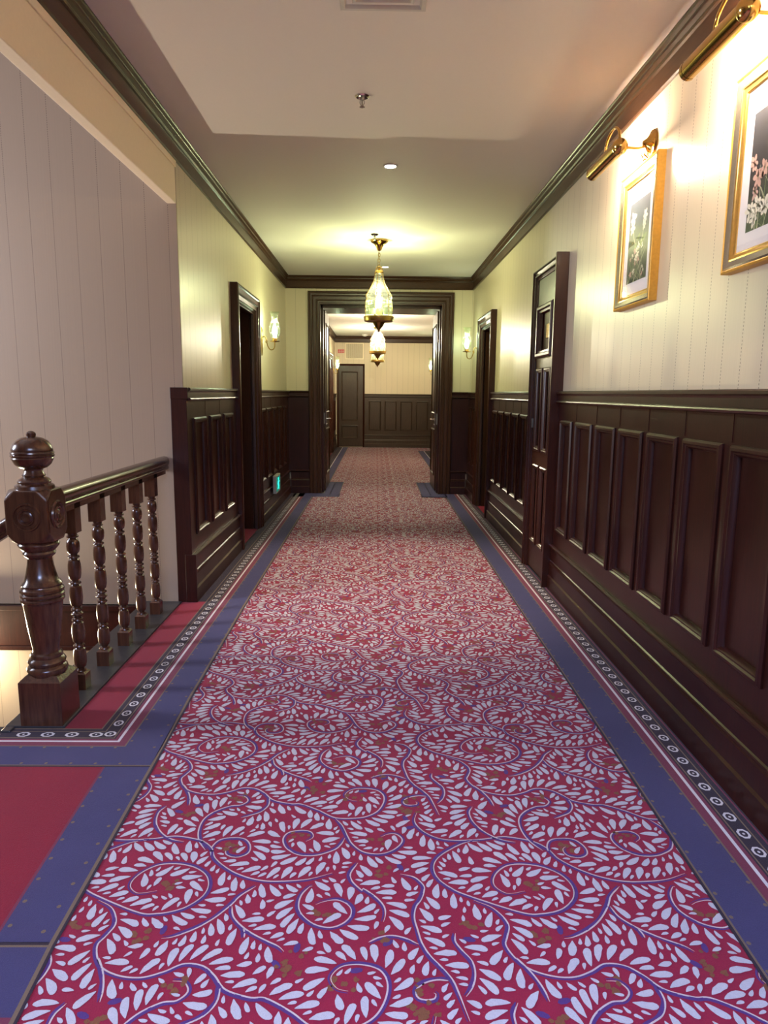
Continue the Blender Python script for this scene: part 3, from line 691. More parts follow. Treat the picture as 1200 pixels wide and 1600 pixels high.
# corridor carpet
car = thing('corridor_carpet', 'crimson corridor carpet with pale scrolling fern leaves and dark blue borders', 'carpet', (0, 4, 0))
EDGE = [(-.70, -2.5), (-.735, .5), (-.765, 1.33), (-.780, 1.56), (-.797, 2.41), (-.812, 2.99), (-.826, 4.35), (-.822, 9.24)]
fld = [(0, R4(-.9, .93, -2.5, 9.26)), (0, R4(-.52, .64, 9.26, 10.82))]
m = MB(); m.box(-.9, .935, -2.5, 9.3, -.004, 0); obj('carpet_field', m, C_RED, car)
m = MB(); m.box(-.70, .82, 9.3, 10.80, -.004, 0); obj('carpet_field', m, C_RED, car)
tl = tiled([(-.90, .945, -.6, 9.27), (-.50, .62, 9.27, 10.80)])
def link(name, me, par, stuff=True):
    o = bpy.data.objects.new(name, me); COL.objects.link(o); o.parent = par
    o.matrix_parent_inverse = Matrix.Translation(-par.location)
    if stuff: o['kind'] = 'stuff'
    return o
link('leaf_pattern', pmesh('leaf_pattern', tl[0], PM, .0012, True), car)
link('vine_pattern', pmesh('vine_pattern', tl[1], PM, .0007, True), car)
BM = [C_BLUE, C_DARK, C_BROWN, C_PLUM, C_RING, C_PLAINRED]
bands = [(.932, 1.062, 0), (1.062, 1.068, 2), (1.068, 1.098, 3), (1.098, 1.109, 4), (1.109, 1.122, 3), (1.122, 1.128, 1), (1.128, 1.133, 2), (1.133, 1.180, 1), (1.180, 1.185, 2), (1.185, 1.203, 1), (1.203, 1.209, 3), (1.209, 1.23, 1)]
def ring(x, y, rx=.020, ry=.026):
    out = []
    for k in range(8):
        a, b = (k + .5) * math.pi / 4, (k + 1.5) * math.pi / 4
        out.append((4, [(x + rx * math.cos(a), y + ry * math.sin(a)), (x + rx * math.cos(b), y + ry * math.sin(b)), (x + .62 * rx * math.cos(b), y + .66 * ry * math.sin(b)), (x + .62 * rx * math.cos(a), y + .66 * ry * math.sin(a))]))
    out.append((4, [(x + .0045 * math.cos(k * math.pi / 3), y + .0055 * math.sin(k * math.pi / 3)) for k in range(6)]))
    return out
def dot(x, y, r=.0062): return (2, [(x + r * math.cos(k * math.pi / 3), y + r * 1.1 * math.sin(k * math.pi / 3)) for k in range(6)])
# right border
base = [(k, R4(a, b, -2.5, 9.57)) for a, b, k in bands] + [(1, R4(.917, .926, -2.5, 9.24)), (2, R4(.926, .932, -2.5, 9.24)), (1, R4(.60, .932, 9.24, 9.30)), (0, R4(.61, .95, 9.26, 9.57)), (0, R4(.62, .83, 9.57, 10.79)), (2, R4(.612, .62, 9.30, 10.79)), (1, R4(.61, .86, 10.79, 10.83)), (2, R4(.735, .742, 9.4, 10.79))]
rings = []
for k in range(140):
    y = -2.4 + .0895 * k + .024
    if y < 9.5: rings += ring(1.157, y)
    if y < 9.3: rings += [dot(.940, y), dot(1.055, y + .045)]
link('border_strip', pmesh('border_strip', base, BM, .0030), car, False)
link('border_pattern', pmesh('border_pattern', rings, BM, .0034), car)
# left border with the turn onto the landing
mx = lambda x: -(x - .108)
base = []
for a, b, k in bands[1:-2] + [(1.203, 1.209, 2)]:
    ya, yb = a + 1.488, b + 1.488
    xe = min(b, 1.26)
    base.append((k, R4(mx(b), mx(a), ya, 9.57))); base.append((k, R4(-1.49, mx(b), ya, yb)))
blue = [p for p in EDGE if p[1] > 2.4]
bl_ = [(-.797, 2.55)] + blue[1:]
for i in range(len(bl_) - 1): base.append((0, [(mx(1.062), bl_[i][1]), (bl_[i][0] - .018, bl_[i][1]), (bl_[i + 1][0] - .018, bl_[i + 1][1]), (mx(1.062), bl_[i + 1][1])]))
base.append((0, R4(-1.49, -.815, 2.414, 2.55))); base.append((0, R4(-1.1, -.48, 9.24, 9.57)))
base.append((0, R4(-.70, -.495, 9.57, 10.79))); base.append((2, R4(-.495, -.487, 9.30, 10.79))); base.append((1, R4(-.73, -.485, 10.79, 10.83))); base.append((2, R4(-.62, -.613, 9.4, 10.79)))
base.append((1, R4(-1.16, mx(1.209), 4.47, 9.57)))
for i in range(len(EDGE) - 1):
    (x0, y0), (x1, y1) = EDGE[i:i + 2]
    base.append((1, [(x0 - .008, y0), (x0, y0), (x1, y1), (x1 - .008, y1)])); base.append((2, [(x0 - .018, y0), (x0 - .008, y0), (x1 - .008, y1), (x1 - .018, y1)]))
link('border_strip', pmesh('border_strip', base, BM, .0031), car, False)
rings = []
for k in range(80):
    y = 2.745 + .0925 * k
    if y < 9.5: rings += ring(-1.049, y)
    if y < 9.2: rings += [dot(-.842, y - .2), dot(-.945, y - .15)]
for k in range(4): rings += ring(-1.103 - .0955 * k, 2.645, .028, .020)
rings += ring(-1.049, 2.652, .024, .022)
for k in range(6): rings += [dot(-.99 - .09 * k, 2.542), dot(-.93 - .09 * k, 2.424)]
link('border_pattern', pmesh('border_pattern', rings, BM, .0036), car)

# landing carpet
lc = thing('landing_carpet', 'plain red landing carpet with a dark blue strip by the left edge', 'carpet', (-1.2, 2.0, 0))
m = MB(); m.box(-1.8, -.9, .2, 2.405, -.004, .0022); obj('carpet_field', m, C_PLAINRED, lc)
m = MB(); m.box(-1.25, -1.09, 2.69, 4.47, -.004, .0026); m2 = obj('carpet_field', m, C_PLAINRED, lc)
base = [(0, [(-.936, 1.565), (-.976, 2.40), (-.815, 2.40), (-.798, 1.565)]), (3, [(-.944, 1.565), (-.984, 2.40), (-.976, 2.40), (-.936, 1.565)]),
        (1, R4(-1.8, -.806, 2.400, 2.408)), (2, R4(-1.8, -.806, 2.408, 2.414)), (1, [(-1.8, 1.556), (-.796, 1.556), (-.798, 1.566), (-1.8, 1.566)]), (2, R4(-1.8, -.796, 1.549, 1.556)),
        (0, [(-1.8, 1.35), (-.783, 1.35), (-.796, 1.549), (-1.8, 1.549)]), (3, R4(-1.8, -.78, 1.30, 1.35)), (1, R4(-1.8, -.77, .2, 1.30))]
link('border_strip', pmesh('border_strip', base, BM, .0030), lc, False)
dts = [dot(-.936 - .0475 * k / 9 - .0 + .012, 1.62 + .0885 * k) for k in range(9)] + [dot(-.83 + .0, 1.60 + .0885 * k) for k in range(9)]
link('border_pattern', pmesh('border_pattern', dts, BM, .0036), lc)

# far hall carpet
fc = thing('far_hall_carpet', 'crimson patterned carpet of the far hall beyond the portal', 'carpet', (0, 14, 0))
m = MB(); m.box(-1.02, 1.38, 10.80, 17.96, -.004, 0); obj('carpet_field', m, C_RED, fc)
tl = tiled([(-.72, 1.02, 10.82, 17.95), (1.0, 1.36, 16.9, 17.95)])
link('leaf_pattern', pmesh('leaf_pattern', tl[0], PM, .0012, True), fc)
link('vine_pattern', pmesh('vine_pattern', tl[1], PM, .0007, True), fc)
base = [(0, R4(-.83, -.71, 10.83, 17.9)), (2, R4(-.71, -.70, 10.83, 17.9)), (4, R4(-.845, -.832, 10.83, 17.9)), (1, R4(-1.0, -.845, 10.83, 17.9)), (2, R4(-.935, -.925, 10.83, 17.9)),
        (0, R4(1.0, 1.13, 10.83, 16.9)), (2, R4(.99, 1.0, 10.83, 16.9)), (4, R4(1.132, 1.145, 10.83, 16.9)), (1, R4(1.145, 1.35, 10.83, 16.9)), (2, R4(1.22, 1.23, 10.83, 16.9))]
link('border_strip', pmesh('border_strip', base, BM, .0030), fc, False)

# ------------------------------------------------------------------ balustrade
bal = thing('stair_balustrade', 'turned dark wood balustrade with ball-topped newel post at the stair opening', 'railing', (-1.34, 2.785, 0))
NX, NY = -1.342, 2.785
def TN(x, y, z): return (NX + x, NY + y, z)
m = MB()
def block(mb, cx, cy, h, z0, z1, ch=.012, dome=0.0):
    for (za, zb, ha, hb) in ((z0, z1 - ch, h, h), (z1 - ch, z1, h, h - ch)):
        vs = [(cx + sx * ha, cy + sy * ha, za) for sx, sy in ((-1, -1), (1, -1), (1, 1), (-1, 1))] + [(cx + sx * hb, cy + sy * hb, zb) for sx, sy in ((-1, -1), (1, -1), (1, 1), (-1, 1))]
        mb.add(vs, [(0, 1, 2, 3), (4, 5, 6, 7), (0, 1, 5, 4), (1, 2, 6, 5), (2, 3, 7, 6), (3, 0, 4, 7)])
block(m, NX, NY, .084, .002, .215, .022)
prof = [(.070, .205), (.074, .215), (.079, .228), (.076, .238), (.066, .246), (.070, .252), (.073, .262), (.068, .272), (.060, .279), (.062, .286), (.060, .294), (.052, .300),
        (.050, .310), (.056, .35), (.064, .41), (.071, .47), (.075, .505), (.077, .512), (.083, .518), (.083, .527), (.077, .532), (.083, .537), (.084, .545), (.078, .551), (.083, .556), (.082, .566), (.076, .572), (.074, .578), (.077, .584), (.072, .592),
        (.064, .60), (.056, .63), (.049, .665), (.046, .69), (.050, .696), (.058, .702), (.062, .712), (.058, .720), (.066, .728), (.074, .738), (.078, .748), (.074, .758), (.066, .764), (.066, .77)]
m.lathe(prof, 32, TN)
prof = [(.066, .962), (.074, .970), (.072, .982), (.060, .990), (.062, .998), (.056, 1.008), (.040, 1.016), (.044, 1.022), (.038, 1.030), (.034, 1.040), (.036, 1.046), (.052, 1.052), (.066, 1.064), (.074, 1.080), (.078, 1.088), (.076, 1.092), (.080, 1.097), (.080, 1.101), (.077, 1.104), (.080, 1.108), (.079, 1.113), (.075, 1.116), (.076, 1.122), (.070, 1.140), (.058, 1.156), (.040, 1.167), (.022, 1.171), (.016, 1.172), (.018, 1.178), (.017, 1.186), (.010, 1.192), (.001, 1.194)]
npost = obj('newel_post', m, WOODN, bal, smooth=True, bevel=0)
m = MB(); m.lathe(prof, 32, TN); obj('finial', m, WOODN, npost, smooth=True)
# chamfered rosette block: cube with cut corners
m = MB(); bm = bmesh.new(); bmesh.ops.create_cube(bm, size=1.0)
for v in bm.verts: v.co = Vector((v.co.x * .168, v.co.y * .168, v.co.z * .208))
bmesh.ops.bevel(bm, geom=[v for v in bm.verts], offset=.040, segments=1, affect='VERTICES', profile=.5)
bmesh.ops.bevel(bm, geom=[e for e in bm.edges], offset=.009, segments=3, affect='EDGES', profile=.6)
bmesh.ops.translate(bm, verts=bm.verts, vec=(NX, NY, .866)); me = bpy.data.meshes.new('rosette_block'); bm.to_mesh(me); bm.free(); me.materials.append(WOODN)
blk = obj('rosette_block', me, None, npost)
rp = [(.001, .003), (.016, .006), (.019, .003), (.024, .001), (.027, .006), (.031, .007), (.034, .002), (.045, .001), (.049, .007), (.054, .007), (.057, .0)]
for ax in (0, 1):
    for sg in (-1, 1):
        m = MB()
        def TT(x, y, z, ax=ax, sg=sg):
            h = .084 + z
            return (NX + sg * h, NY + x, .866 + y) if ax == 0 else (NX + x, NY + sg * h, .866 + y)
        m.lathe(rp, 28, TT, False); obj('rosette', m, WOODN, blk, smooth=True)
# balusters
def baluster(y):
    m = MB(); x = -1.335; block(m, x, y, .030, .0, .095, .010); block(m, x, y, .030, .735, .90, .0)
    prof = [(.016, .09)]; z = .093
    for hh in (.118, .122, .048, .122, .118, .092):
        prof += [(.024, z), (.0255, z + .004), (.024, z + .008), (.0155, z + .012), (.0175, z + .018)]
        q = hh - .036; rr = .0285 if hh > .06 else .0265
        prof += [(rr - .0045, z + .024), (rr - .001, z + .024 + q * .22), (rr, z + .024 + q * .5), (rr - .001, z + .024 + q * .78), (rr - .0045, z + .024 + q), (.0165, z + .030 + q), (.0155, z + hh - .003)]
        z += hh
    prof += [(.025, z), (.0255, z + .006), (.020, z + .012), (.020, z + .02)]
    m.lathe(prof, 18, lambda X, Y, Z: (x + X, y + Y, Z))
    return m
b0 = obj('baluster', baluster(3.08), WOODN, bal, smooth=True)
for y in (3.365, 3.65, 3.925, 4.195):
    c = b0.copy(); COL.objects.link(c); c.location = (0, y - 3.08, 0)
# handrail
HP = [(-.030, .0), (-.034, .006), (-.032, .016), (-.026, .020), (-.026, .026), (-.036, .034), (-.040, .048), (-.036, .064), (-.022, .076), (0, .080), (.022, .076), (.036, .064), (.040, .048), (.036, .034), (.026, .026), (.026, .020), (.032, .016), (.034, .006), (.030, .0)]
m = MB(); n = len(HP)
ys = [2.868, 4.43, 4.465, 4.482]; sc = [1, 1, .92, .8]
vs = [(-1.335 + a * s, y, .868 + b) for y, s in zip(ys, sc) for a, b in HP]
m.add(vs, [(r * n + k, r * n + (k + 1) % n, (r + 1) * n + (k + 1) % n, (r + 1) * n + k) for r in range(3) for k in range(n)] + [tuple(range(n)), tuple(range(3 * n, 4 * n))])
m.box(-1.365, -1.305, 2.868, 4.40, .845, .869)
obj('handrail', m, WOODN, bal, smooth=True, angle=50)
# descending handrail to the left of the newel
m = MB(); vs = []
for t in (0, 1):
    for a, b in HP: vs.append((NX - .08 - .9 * t, 2.785 + a, .80 + b - .55 * t))
m.add(vs, [(k, (k + 1) % n, n + (k + 1) % n, n + k) for k in range(n)] + [tuple(range(n)), tuple(range(n, 2 * n))])
obj('descending_handrail', m, WOODN, bal, smooth=True, angle=50, label='handrail running down to the left of the newel post')

# ------------------------------------------------------------------ pendant lanterns
def pendant(x, y, zc, label, bulbmat, lcol, power, lift=0.0):
    r = thing('pendant_lantern', label, 'pendant lamp', (x, y, zc), 'glass and brass pendant lanterns along the ceiling')
    T = lambda X, Y, Z: (x + X, y + Y, zc + Z)
    m = MB(); m.lathe([(.001, .0), (.086, 0), (.088, -.006), (.086, -.016), (.080, -.022), (.066, -.030), (.045, -.045), (.032, -.066), (.026, -.084), (.020, -.096), (.008, -.100), (.001, -.104)], 28, T, False)
    obj('canopy', m, BRASS, r, smooth=True)
    m = MB()
    for k in range(6 - int(round(lift / .027))):
        zc2 = -.112 - .027 * k; p = []
        for i in range(14):
            a = 2 * math.pi * i / 14; u = .010 * math.cos(a); w = .019 * math.sin(a)
            p.append(T(u if k % 2 else 0, 0 if k % 2 else u, zc2 + w))
        m.tube(p, .0026, 6, closed=True)
    m.tube([T(.008 * math.sin(t * 1.3) - .012, 0, -.10 - t * (.032 - lift / 6)) for t in range(7)], .0022, 6)
    obj('chain', m, OLDBRASS, r, smooth=True)
    T = lambda X, Y, Z: (x + X, y + Y, zc + Z + lift)
    m = MB(); m.tube([T(.032 * math.cos(a * math.pi / 8), 0, -.285 + .035 * math.sin(a * math.pi / 8)) for a in range(9)], .004, 8)
    m.lathe([(.001, -.262), (.016, -.264), (.012, -.276), (.020, -.284), (.040, -.292), (.046, -.304), (.046, -.312), (.042, -.316), (.001, -.318)], 24, T, False)
    obj('crown', m, BRASS, r, smooth=True)
    gp = [(.042, -.314), (.043, -.345), (.052, -.39), (.075, -.44), (.105, -.49), (.128, -.525), (.132, -.54), (.128, -.556), (.121, -.566), (.129, -.578), (.136, -.60), (.138, -.65), (.137, -.745)]
    m = MB(); m.lathe(gp, 36, T, False); obj('glass_shade', m, LGLASS, r, smooth=True)
    m = MB(); m.lathe([(rr * .99, z) for rr, z in gp[9:]], 36, T, False); obj('etched_band', m, ETCH, r, smooth=True)
    for k in range(6):
        a = k * math.pi / 3 + .25; m = MB()
        m.tube([T((rr + .003) * math.cos(a), (rr + .003) * math.sin(a), z) for rr, z in gp], .0032, 6); obj('rib', m, BRASS, r, smooth=True)
    m = MB(); m.lathe([(.137, -.735), (.150, -.738), (.152, -.746), (.149, -.768), (.146, -.782), (.132, -.786), (.075, -.786), (.06, -.795), (.052, -.812), (.040, -.835), (.024, -.852), (.014, -.862), (.010, -.872), (.013, -.878), (.006, -.884), (.001, -.892)], 30, T, False)
    m.lathe([(.120, -.745), (.001, -.747)], 30, T, False)
    for k in range(18):
        a = k * math.pi / 9; m.sphere(T(.149 * math.cos(a), .149 * math.sin(a), -.738), .006, 6)
    obj('base_gallery', m, OLDBRASS, r, smooth=True)
    m = MB(); m.lathe([(.032, -.745), (.032, -.66), (.028, -.655), (.001, -.655)], 20, T, False); obj('candle_sleeve', m, FASC, r, smooth=True)
    m = MB(); m.lathe([(.010, -.655), (.024, -.63), (.030, -.60), (.026, -.565), (.012, -.53), (.002, -.515)], 16, T, False); bl = obj('bulb', m, bulbmat, r, smooth=True)
    d = bpy.data.lights.new('lantern_light', 'POINT'); d.energy = power; d.color = lcol; d.shadow_soft_size = .03
    o = bpy.data.objects.new('lantern_light', d); COL.objects.link(o); o.location = T(0, 0, -.50); o.parent = r; o.matrix_parent_inverse = Matrix.Translation(-r.location)
    return r
pendant(.018, 7.40, ZC, 'nearest glass and brass lantern hanging in front of the portal', BULB_Y, (1.0, .985, .60), 42)
pendant(.018, -0.9, ZC, 'unseen glass lantern added behind the camera for warm fill light', BULB_P, (1.0, .82, .62), 30)  # unseen lantern, added to warm the beam, ceiling and walls
pendant(.015, 12.9, Z2, 'second glass lantern seen through the portal above the third', BULB_P, (1.0, .84, .72), 90, .085)
pendant(.015, 15.6, Z2, 'farthest glass lantern, its tip showing just below the second', BULB_P, (1.0, .82, .68), 70, .055)

# ------------------------------------------------------------------ wall sconces
def sconce(wx, y, sg, label, power=4.5, col=(.86, 1.0, .60)):
    r = thing('wall_sconce', label, 'wall lamp', (wx, y, 1.73), 'brass wall sconces with hurricane glass')
    T = lambda d, s, z: (wx + sg * d, y + s, z)
    m = MB(); vs = []
    for d, k in ((0, 1), (.008, 1), (.014, .8)):
        for i in range(24):
            a = 2 * math.pi * i / 24; vs.append(T(d, .030 * k * math.cos(a), 1.872 + .145 * k * math.sin(a)))
    m.add(vs, [(j * 24 + i, j * 24 + (i + 1) % 24, (j + 1) * 24 + (i + 1) % 24, (j + 1) * 24 + i) for j in range(2) for i in range(24)] + [tuple(range(48, 72))])
    obj('wall_plate', m, OLDBRASS, r, smooth=True)
    m = MB(); pts = catm([(.008, 1.895), (.016, 1.915), (.032, 1.922), (.048, 1.905), (.056, 1.87), (.066, 1.825), (.090, 1.790), (.118, 1.790), (.136, 1.815), (.140, 1.868)])
    m.tube([T(d, 0, z) for d, z in pts], .0055, 10)
    m.tube([T(.056 + .012 * math.cos(t), 0, 1.868 + .012 * math.sin(t)) for t in np.linspace(0, 4.5, 10)], .003, 8)
    obj('arm', m, OLDBRASS, r, smooth=True)
    C = lambda X, Y, Z: T(.14 + X, Y, Z)
    m = MB(); m.lathe([(.006, 1.862), (.048, 1.870), (.050, 1.876), (.024, 1.878), (.024, 1.905), (.030, 1.907), (.001, 1.909)], 24, C, False); obj('drip_cup', m, BRASS, r, smooth=True)
    gp = [(.028, 1.905), (.040, 1.92), (.052, 1.945), (.057, 1.975), (.056, 2.01), (.048, 2.045), (.038, 2.075), (.033, 2.10), (.034, 2.125), (.042, 2.15), (.052, 2.17)]
    m = MB(); m.lathe(gp, 28, C, False); obj('glass_chimney', m, ETCH, r, smooth=True)
    m = MB(); m.lathe([(.012, 1.91), (.018, 1.93), (.026, 1.965), (.024, 2.0), (.010, 2.04), (.002, 2.055)], 16, C, False); obj('bulb', m, BULB_W, r, smooth=True)
    d = bpy.data.lights.new('sconce_light', 'POINT'); d.energy = power; d.color = col; d.shadow_soft_size = .035
    o = bpy.data.objects.new('sconce_light', d); COL.objects.link(o); o.location = C(0, 0, 2.07); o.parent = r; o.matrix_parent_inverse = Matrix.Translation(-r.location)
def catm(P): 
    c = catmull([(a, b) for a, b in P], .006); return [tuple(q) for q in c] + [P[-1]]
sconce(XL, 7.58, 1, 'lit brass wall lamp with glass chimney on the left wall')
sconce(XR, 9.08, -1, 'lit brass wall lamp with glass chimney right of the portal')
sconce(XL2, 16.6, 1, 'small lit wall lamp on the left wall of the far hall')
sconce(XR2, 16.9, -1, 'lit wall lamp on the right wall of the far hall, behind the door leaf')

# the lamp lower down on the stair wall, just outside the frame: it throws the warm light up through the stair opening
r = thing('wall_sconce', 'warm wall lamp low on the stair wall left of the balusters', 'wall lamp', (-2.8, YS, -.5), 'brass wall sconces with hurricane glass')
T = lambda X, Y, Z: (-2.8 + X, YS - .095 + Y, Z)
m = MB(); m.lathe([(.045, 0), (.045, .010), (.03, .018), (.001, .02)], 24, lambda x, y, z: (-2.8 + x, YS - z, -.55 + y)); obj('wall_plate', m, OLDBRASS, r, smooth=True)
m = MB(); m.tube([(-2.8, YS - .015, -.55), (-2.8, YS - .05, -.575), (-2.8, YS - .09, -.56), (-2.8, YS - .095, -.50)], .006, 10); obj('arm', m, OLDBRASS, r, smooth=True)
m = MB(); m.lathe([(.006, -.51), (.040, -.50), (.042, -.495), (.024, -.49), (.024, -.47), (.001, -.468)], 24, T, False); obj('drip_cup', m, BRASS, r, smooth=True)
m = MB(); m.lathe([(.028, -.47), (.045, -.44), (.050, -.40), (.044, -.35), (.032, -.30), (.040, -.25)], 24, T, False); obj('glass_chimney', m, ETCH, r, smooth=True)
m = MB(); m.lathe([(.012, -.46), (.022, -.42), (.020, -.38), (.002, -.34)], 16, T, False); obj('bulb', m, BULB_P, r, smooth=True)
d = bpy.data.lights.new('sconce_light', 'POINT'); d.energy = 135; d.color = (1, .84, .66); d.shadow_soft_size = .025
o = bpy.data.objects.new('sconce_light', d); COL.objects.link(o); o.location = T(0, 0, -.31); o.parent = r; o.matrix_parent_inverse = Matrix.Translation(-r.location)

# ------------------------------------------------------------------ picture lights and pictures
def picture_light(dy, dz, label):
    r = thing('picture_light', label, 'picture lamp', (XR, 3.485 + dy, 2.49 + dz), 'brass picture lights on the right wall')
    D = .165
    def T(s, z, d): return TR(s + dy, z + dz, d)
    m = MB(); m.lathe([(.056, 0), (.060, .006), (.056, .012), (.044, .014), (.036, .022), (.020, .034), (.010, .050), (.001, .052)], 28, lambda x, y, z: T(3.485 + x, 2.495 + y, z), True); obj('wall_plate', m, BRASS, r, smooth=True)
    m = MB(); m.tube([T(3.485, 2.485, .03), T(3.475, 2.470, .07), T(3.455, 2.466, D)], .006, 10)
    m.tube([T(3.50, 2.455 - .028 * math.sin(t) , .03 + .018 * math.cos(t * 1.6)) for t in np.linspace(0, 3.1, 12)], .0035, 8)
    m.tube([T(3.50 + .01 * math.cos(t), 2.44 + .016 * math.sin(t), .035) for t in np.linspace(0, 5.5, 12)], .003, 8)
    obj('arm', m, BRASS, r, smooth=True)
    m = MB(); m.sphere(T(3.45, 2.468, D), .036, 20); m.sphere(T(3.475, 2.468, D), .033, 20); obj('ball_joint', m, BRASS, r, smooth=True)
    # shade: three quarter tube, open towards the wall and the picture below
    m = MB(); a0, a1 = math.radians(-112), math.radians(128)
    for rr in (.0335, .0318):
        m.lathe([(rr, 0), (rr, .40)], 28, lambda x, y, z: T(3.462 + z, 2.468 + y, D + x * 1.0), False, a0, a1)
    m.lathe([(.0335, .396), (.001, .40)], 28, lambda x, y, z: T(3.462 + z, 2.468 + y, D + x), False, a0, a1)
    m.lathe([(.0345, .380), (.0345, .396)], 28, lambda x, y, z: T(3.462 + z, 2.468 + y, D + x), False, a0, a1)
    obj('shade', m, BRASS, r, smooth=True)
    m = MB(); hp = catm([(3.455, 2.500), (3.475, 2.545), (3.53, 2.575), (3.60, 2.572), (3.655, 2.545), (3.672, 2.502)])
    m.tube([T(s, z, D) for s, z in hp], .0065, 10); m.sphere(T(3.672, 2.502, D), .012, 10); obj('handle', m, BRASS, r, smooth=True)
    m = MB(); m.lathe([(.001, .0), (.011, .005), (.011, .30), (.001, .305)], 14, lambda x, y, z: T(3.50 + z, 2.462 + y, D - .004 + x), False); obj('lamp_tube', m, TUBE, r, smooth=True)
    return r
picture_light(0, 0, 'brass picture lamp over the farther framed flower print')
picture_light(-1.125, .022, 'brass picture lamp nearest the camera, cut by the right edge')

picture_light(-2.25, .022, 'unseen brass picture lamp added on the right wall for bounce light')  # added out of frame; its bounce off the wall lifts overall brightness

def flower_field(kind, seed):
    m, nt, b = newmat('print_ground_%s' % kind)
    t = N(nt, 'ShaderNodeTexCoord'); sp = N(nt, 'ShaderNodeSeparateXYZ'); nt.links.new(t.outputs['Object'], sp.inputs[0])
    g = mathn(nt, 'DIVIDE', mathn(nt, 'SUBTRACT', sp.outputs[2], 1.885), .375)
    g = mathn(nt, 'ADD', g, mathn(nt, 'MULTIPLY_ADD', noise(nt, 16, 3, coords(nt)), .3, -.15))
    cr = N(nt, 'ShaderNodeValToRGB'); nt.links.new(g, cr.inputs[0]); e = cr.color_ramp.elements
    if kind == 'far': cols = ((0, (.018, .03, .022)), (.35, (.07, .10, .055)), (.58, (.12, .17, .11)), (.75, (.07, .10, .12)), (1, (.05, .07, .10)))
    else: cols = ((0, (.025, .06, .025)), (.22, (.03, .045, .03)), (.45, (.012, .014, .02)), (.75, (.02, .022, .035)), (1, (.04, .045, .065)))
    e[0].position = cols[0][0]; e[0].color = (*cols[0][1], 1); e[1].position = 1; e[1].color = (*cols[-1][1], 1)
    for p, c in cols[1:-1]:
        q = e.new(p); q.color = (*c, 1)
    nt.links.new(cr.outputs[0], b.inputs['Base Color']); b.inputs['Roughness'].default_value = .8
    return m
PETW = plain('petal_white', (.72, .70, .60), .8); PETP = plain('petal_pink', (.55, .36, .32), .8); STG = plain('stem_green', (.16, .24, .10), .8); STP = plain('stem_pale', (.48, .50, .34), .8)
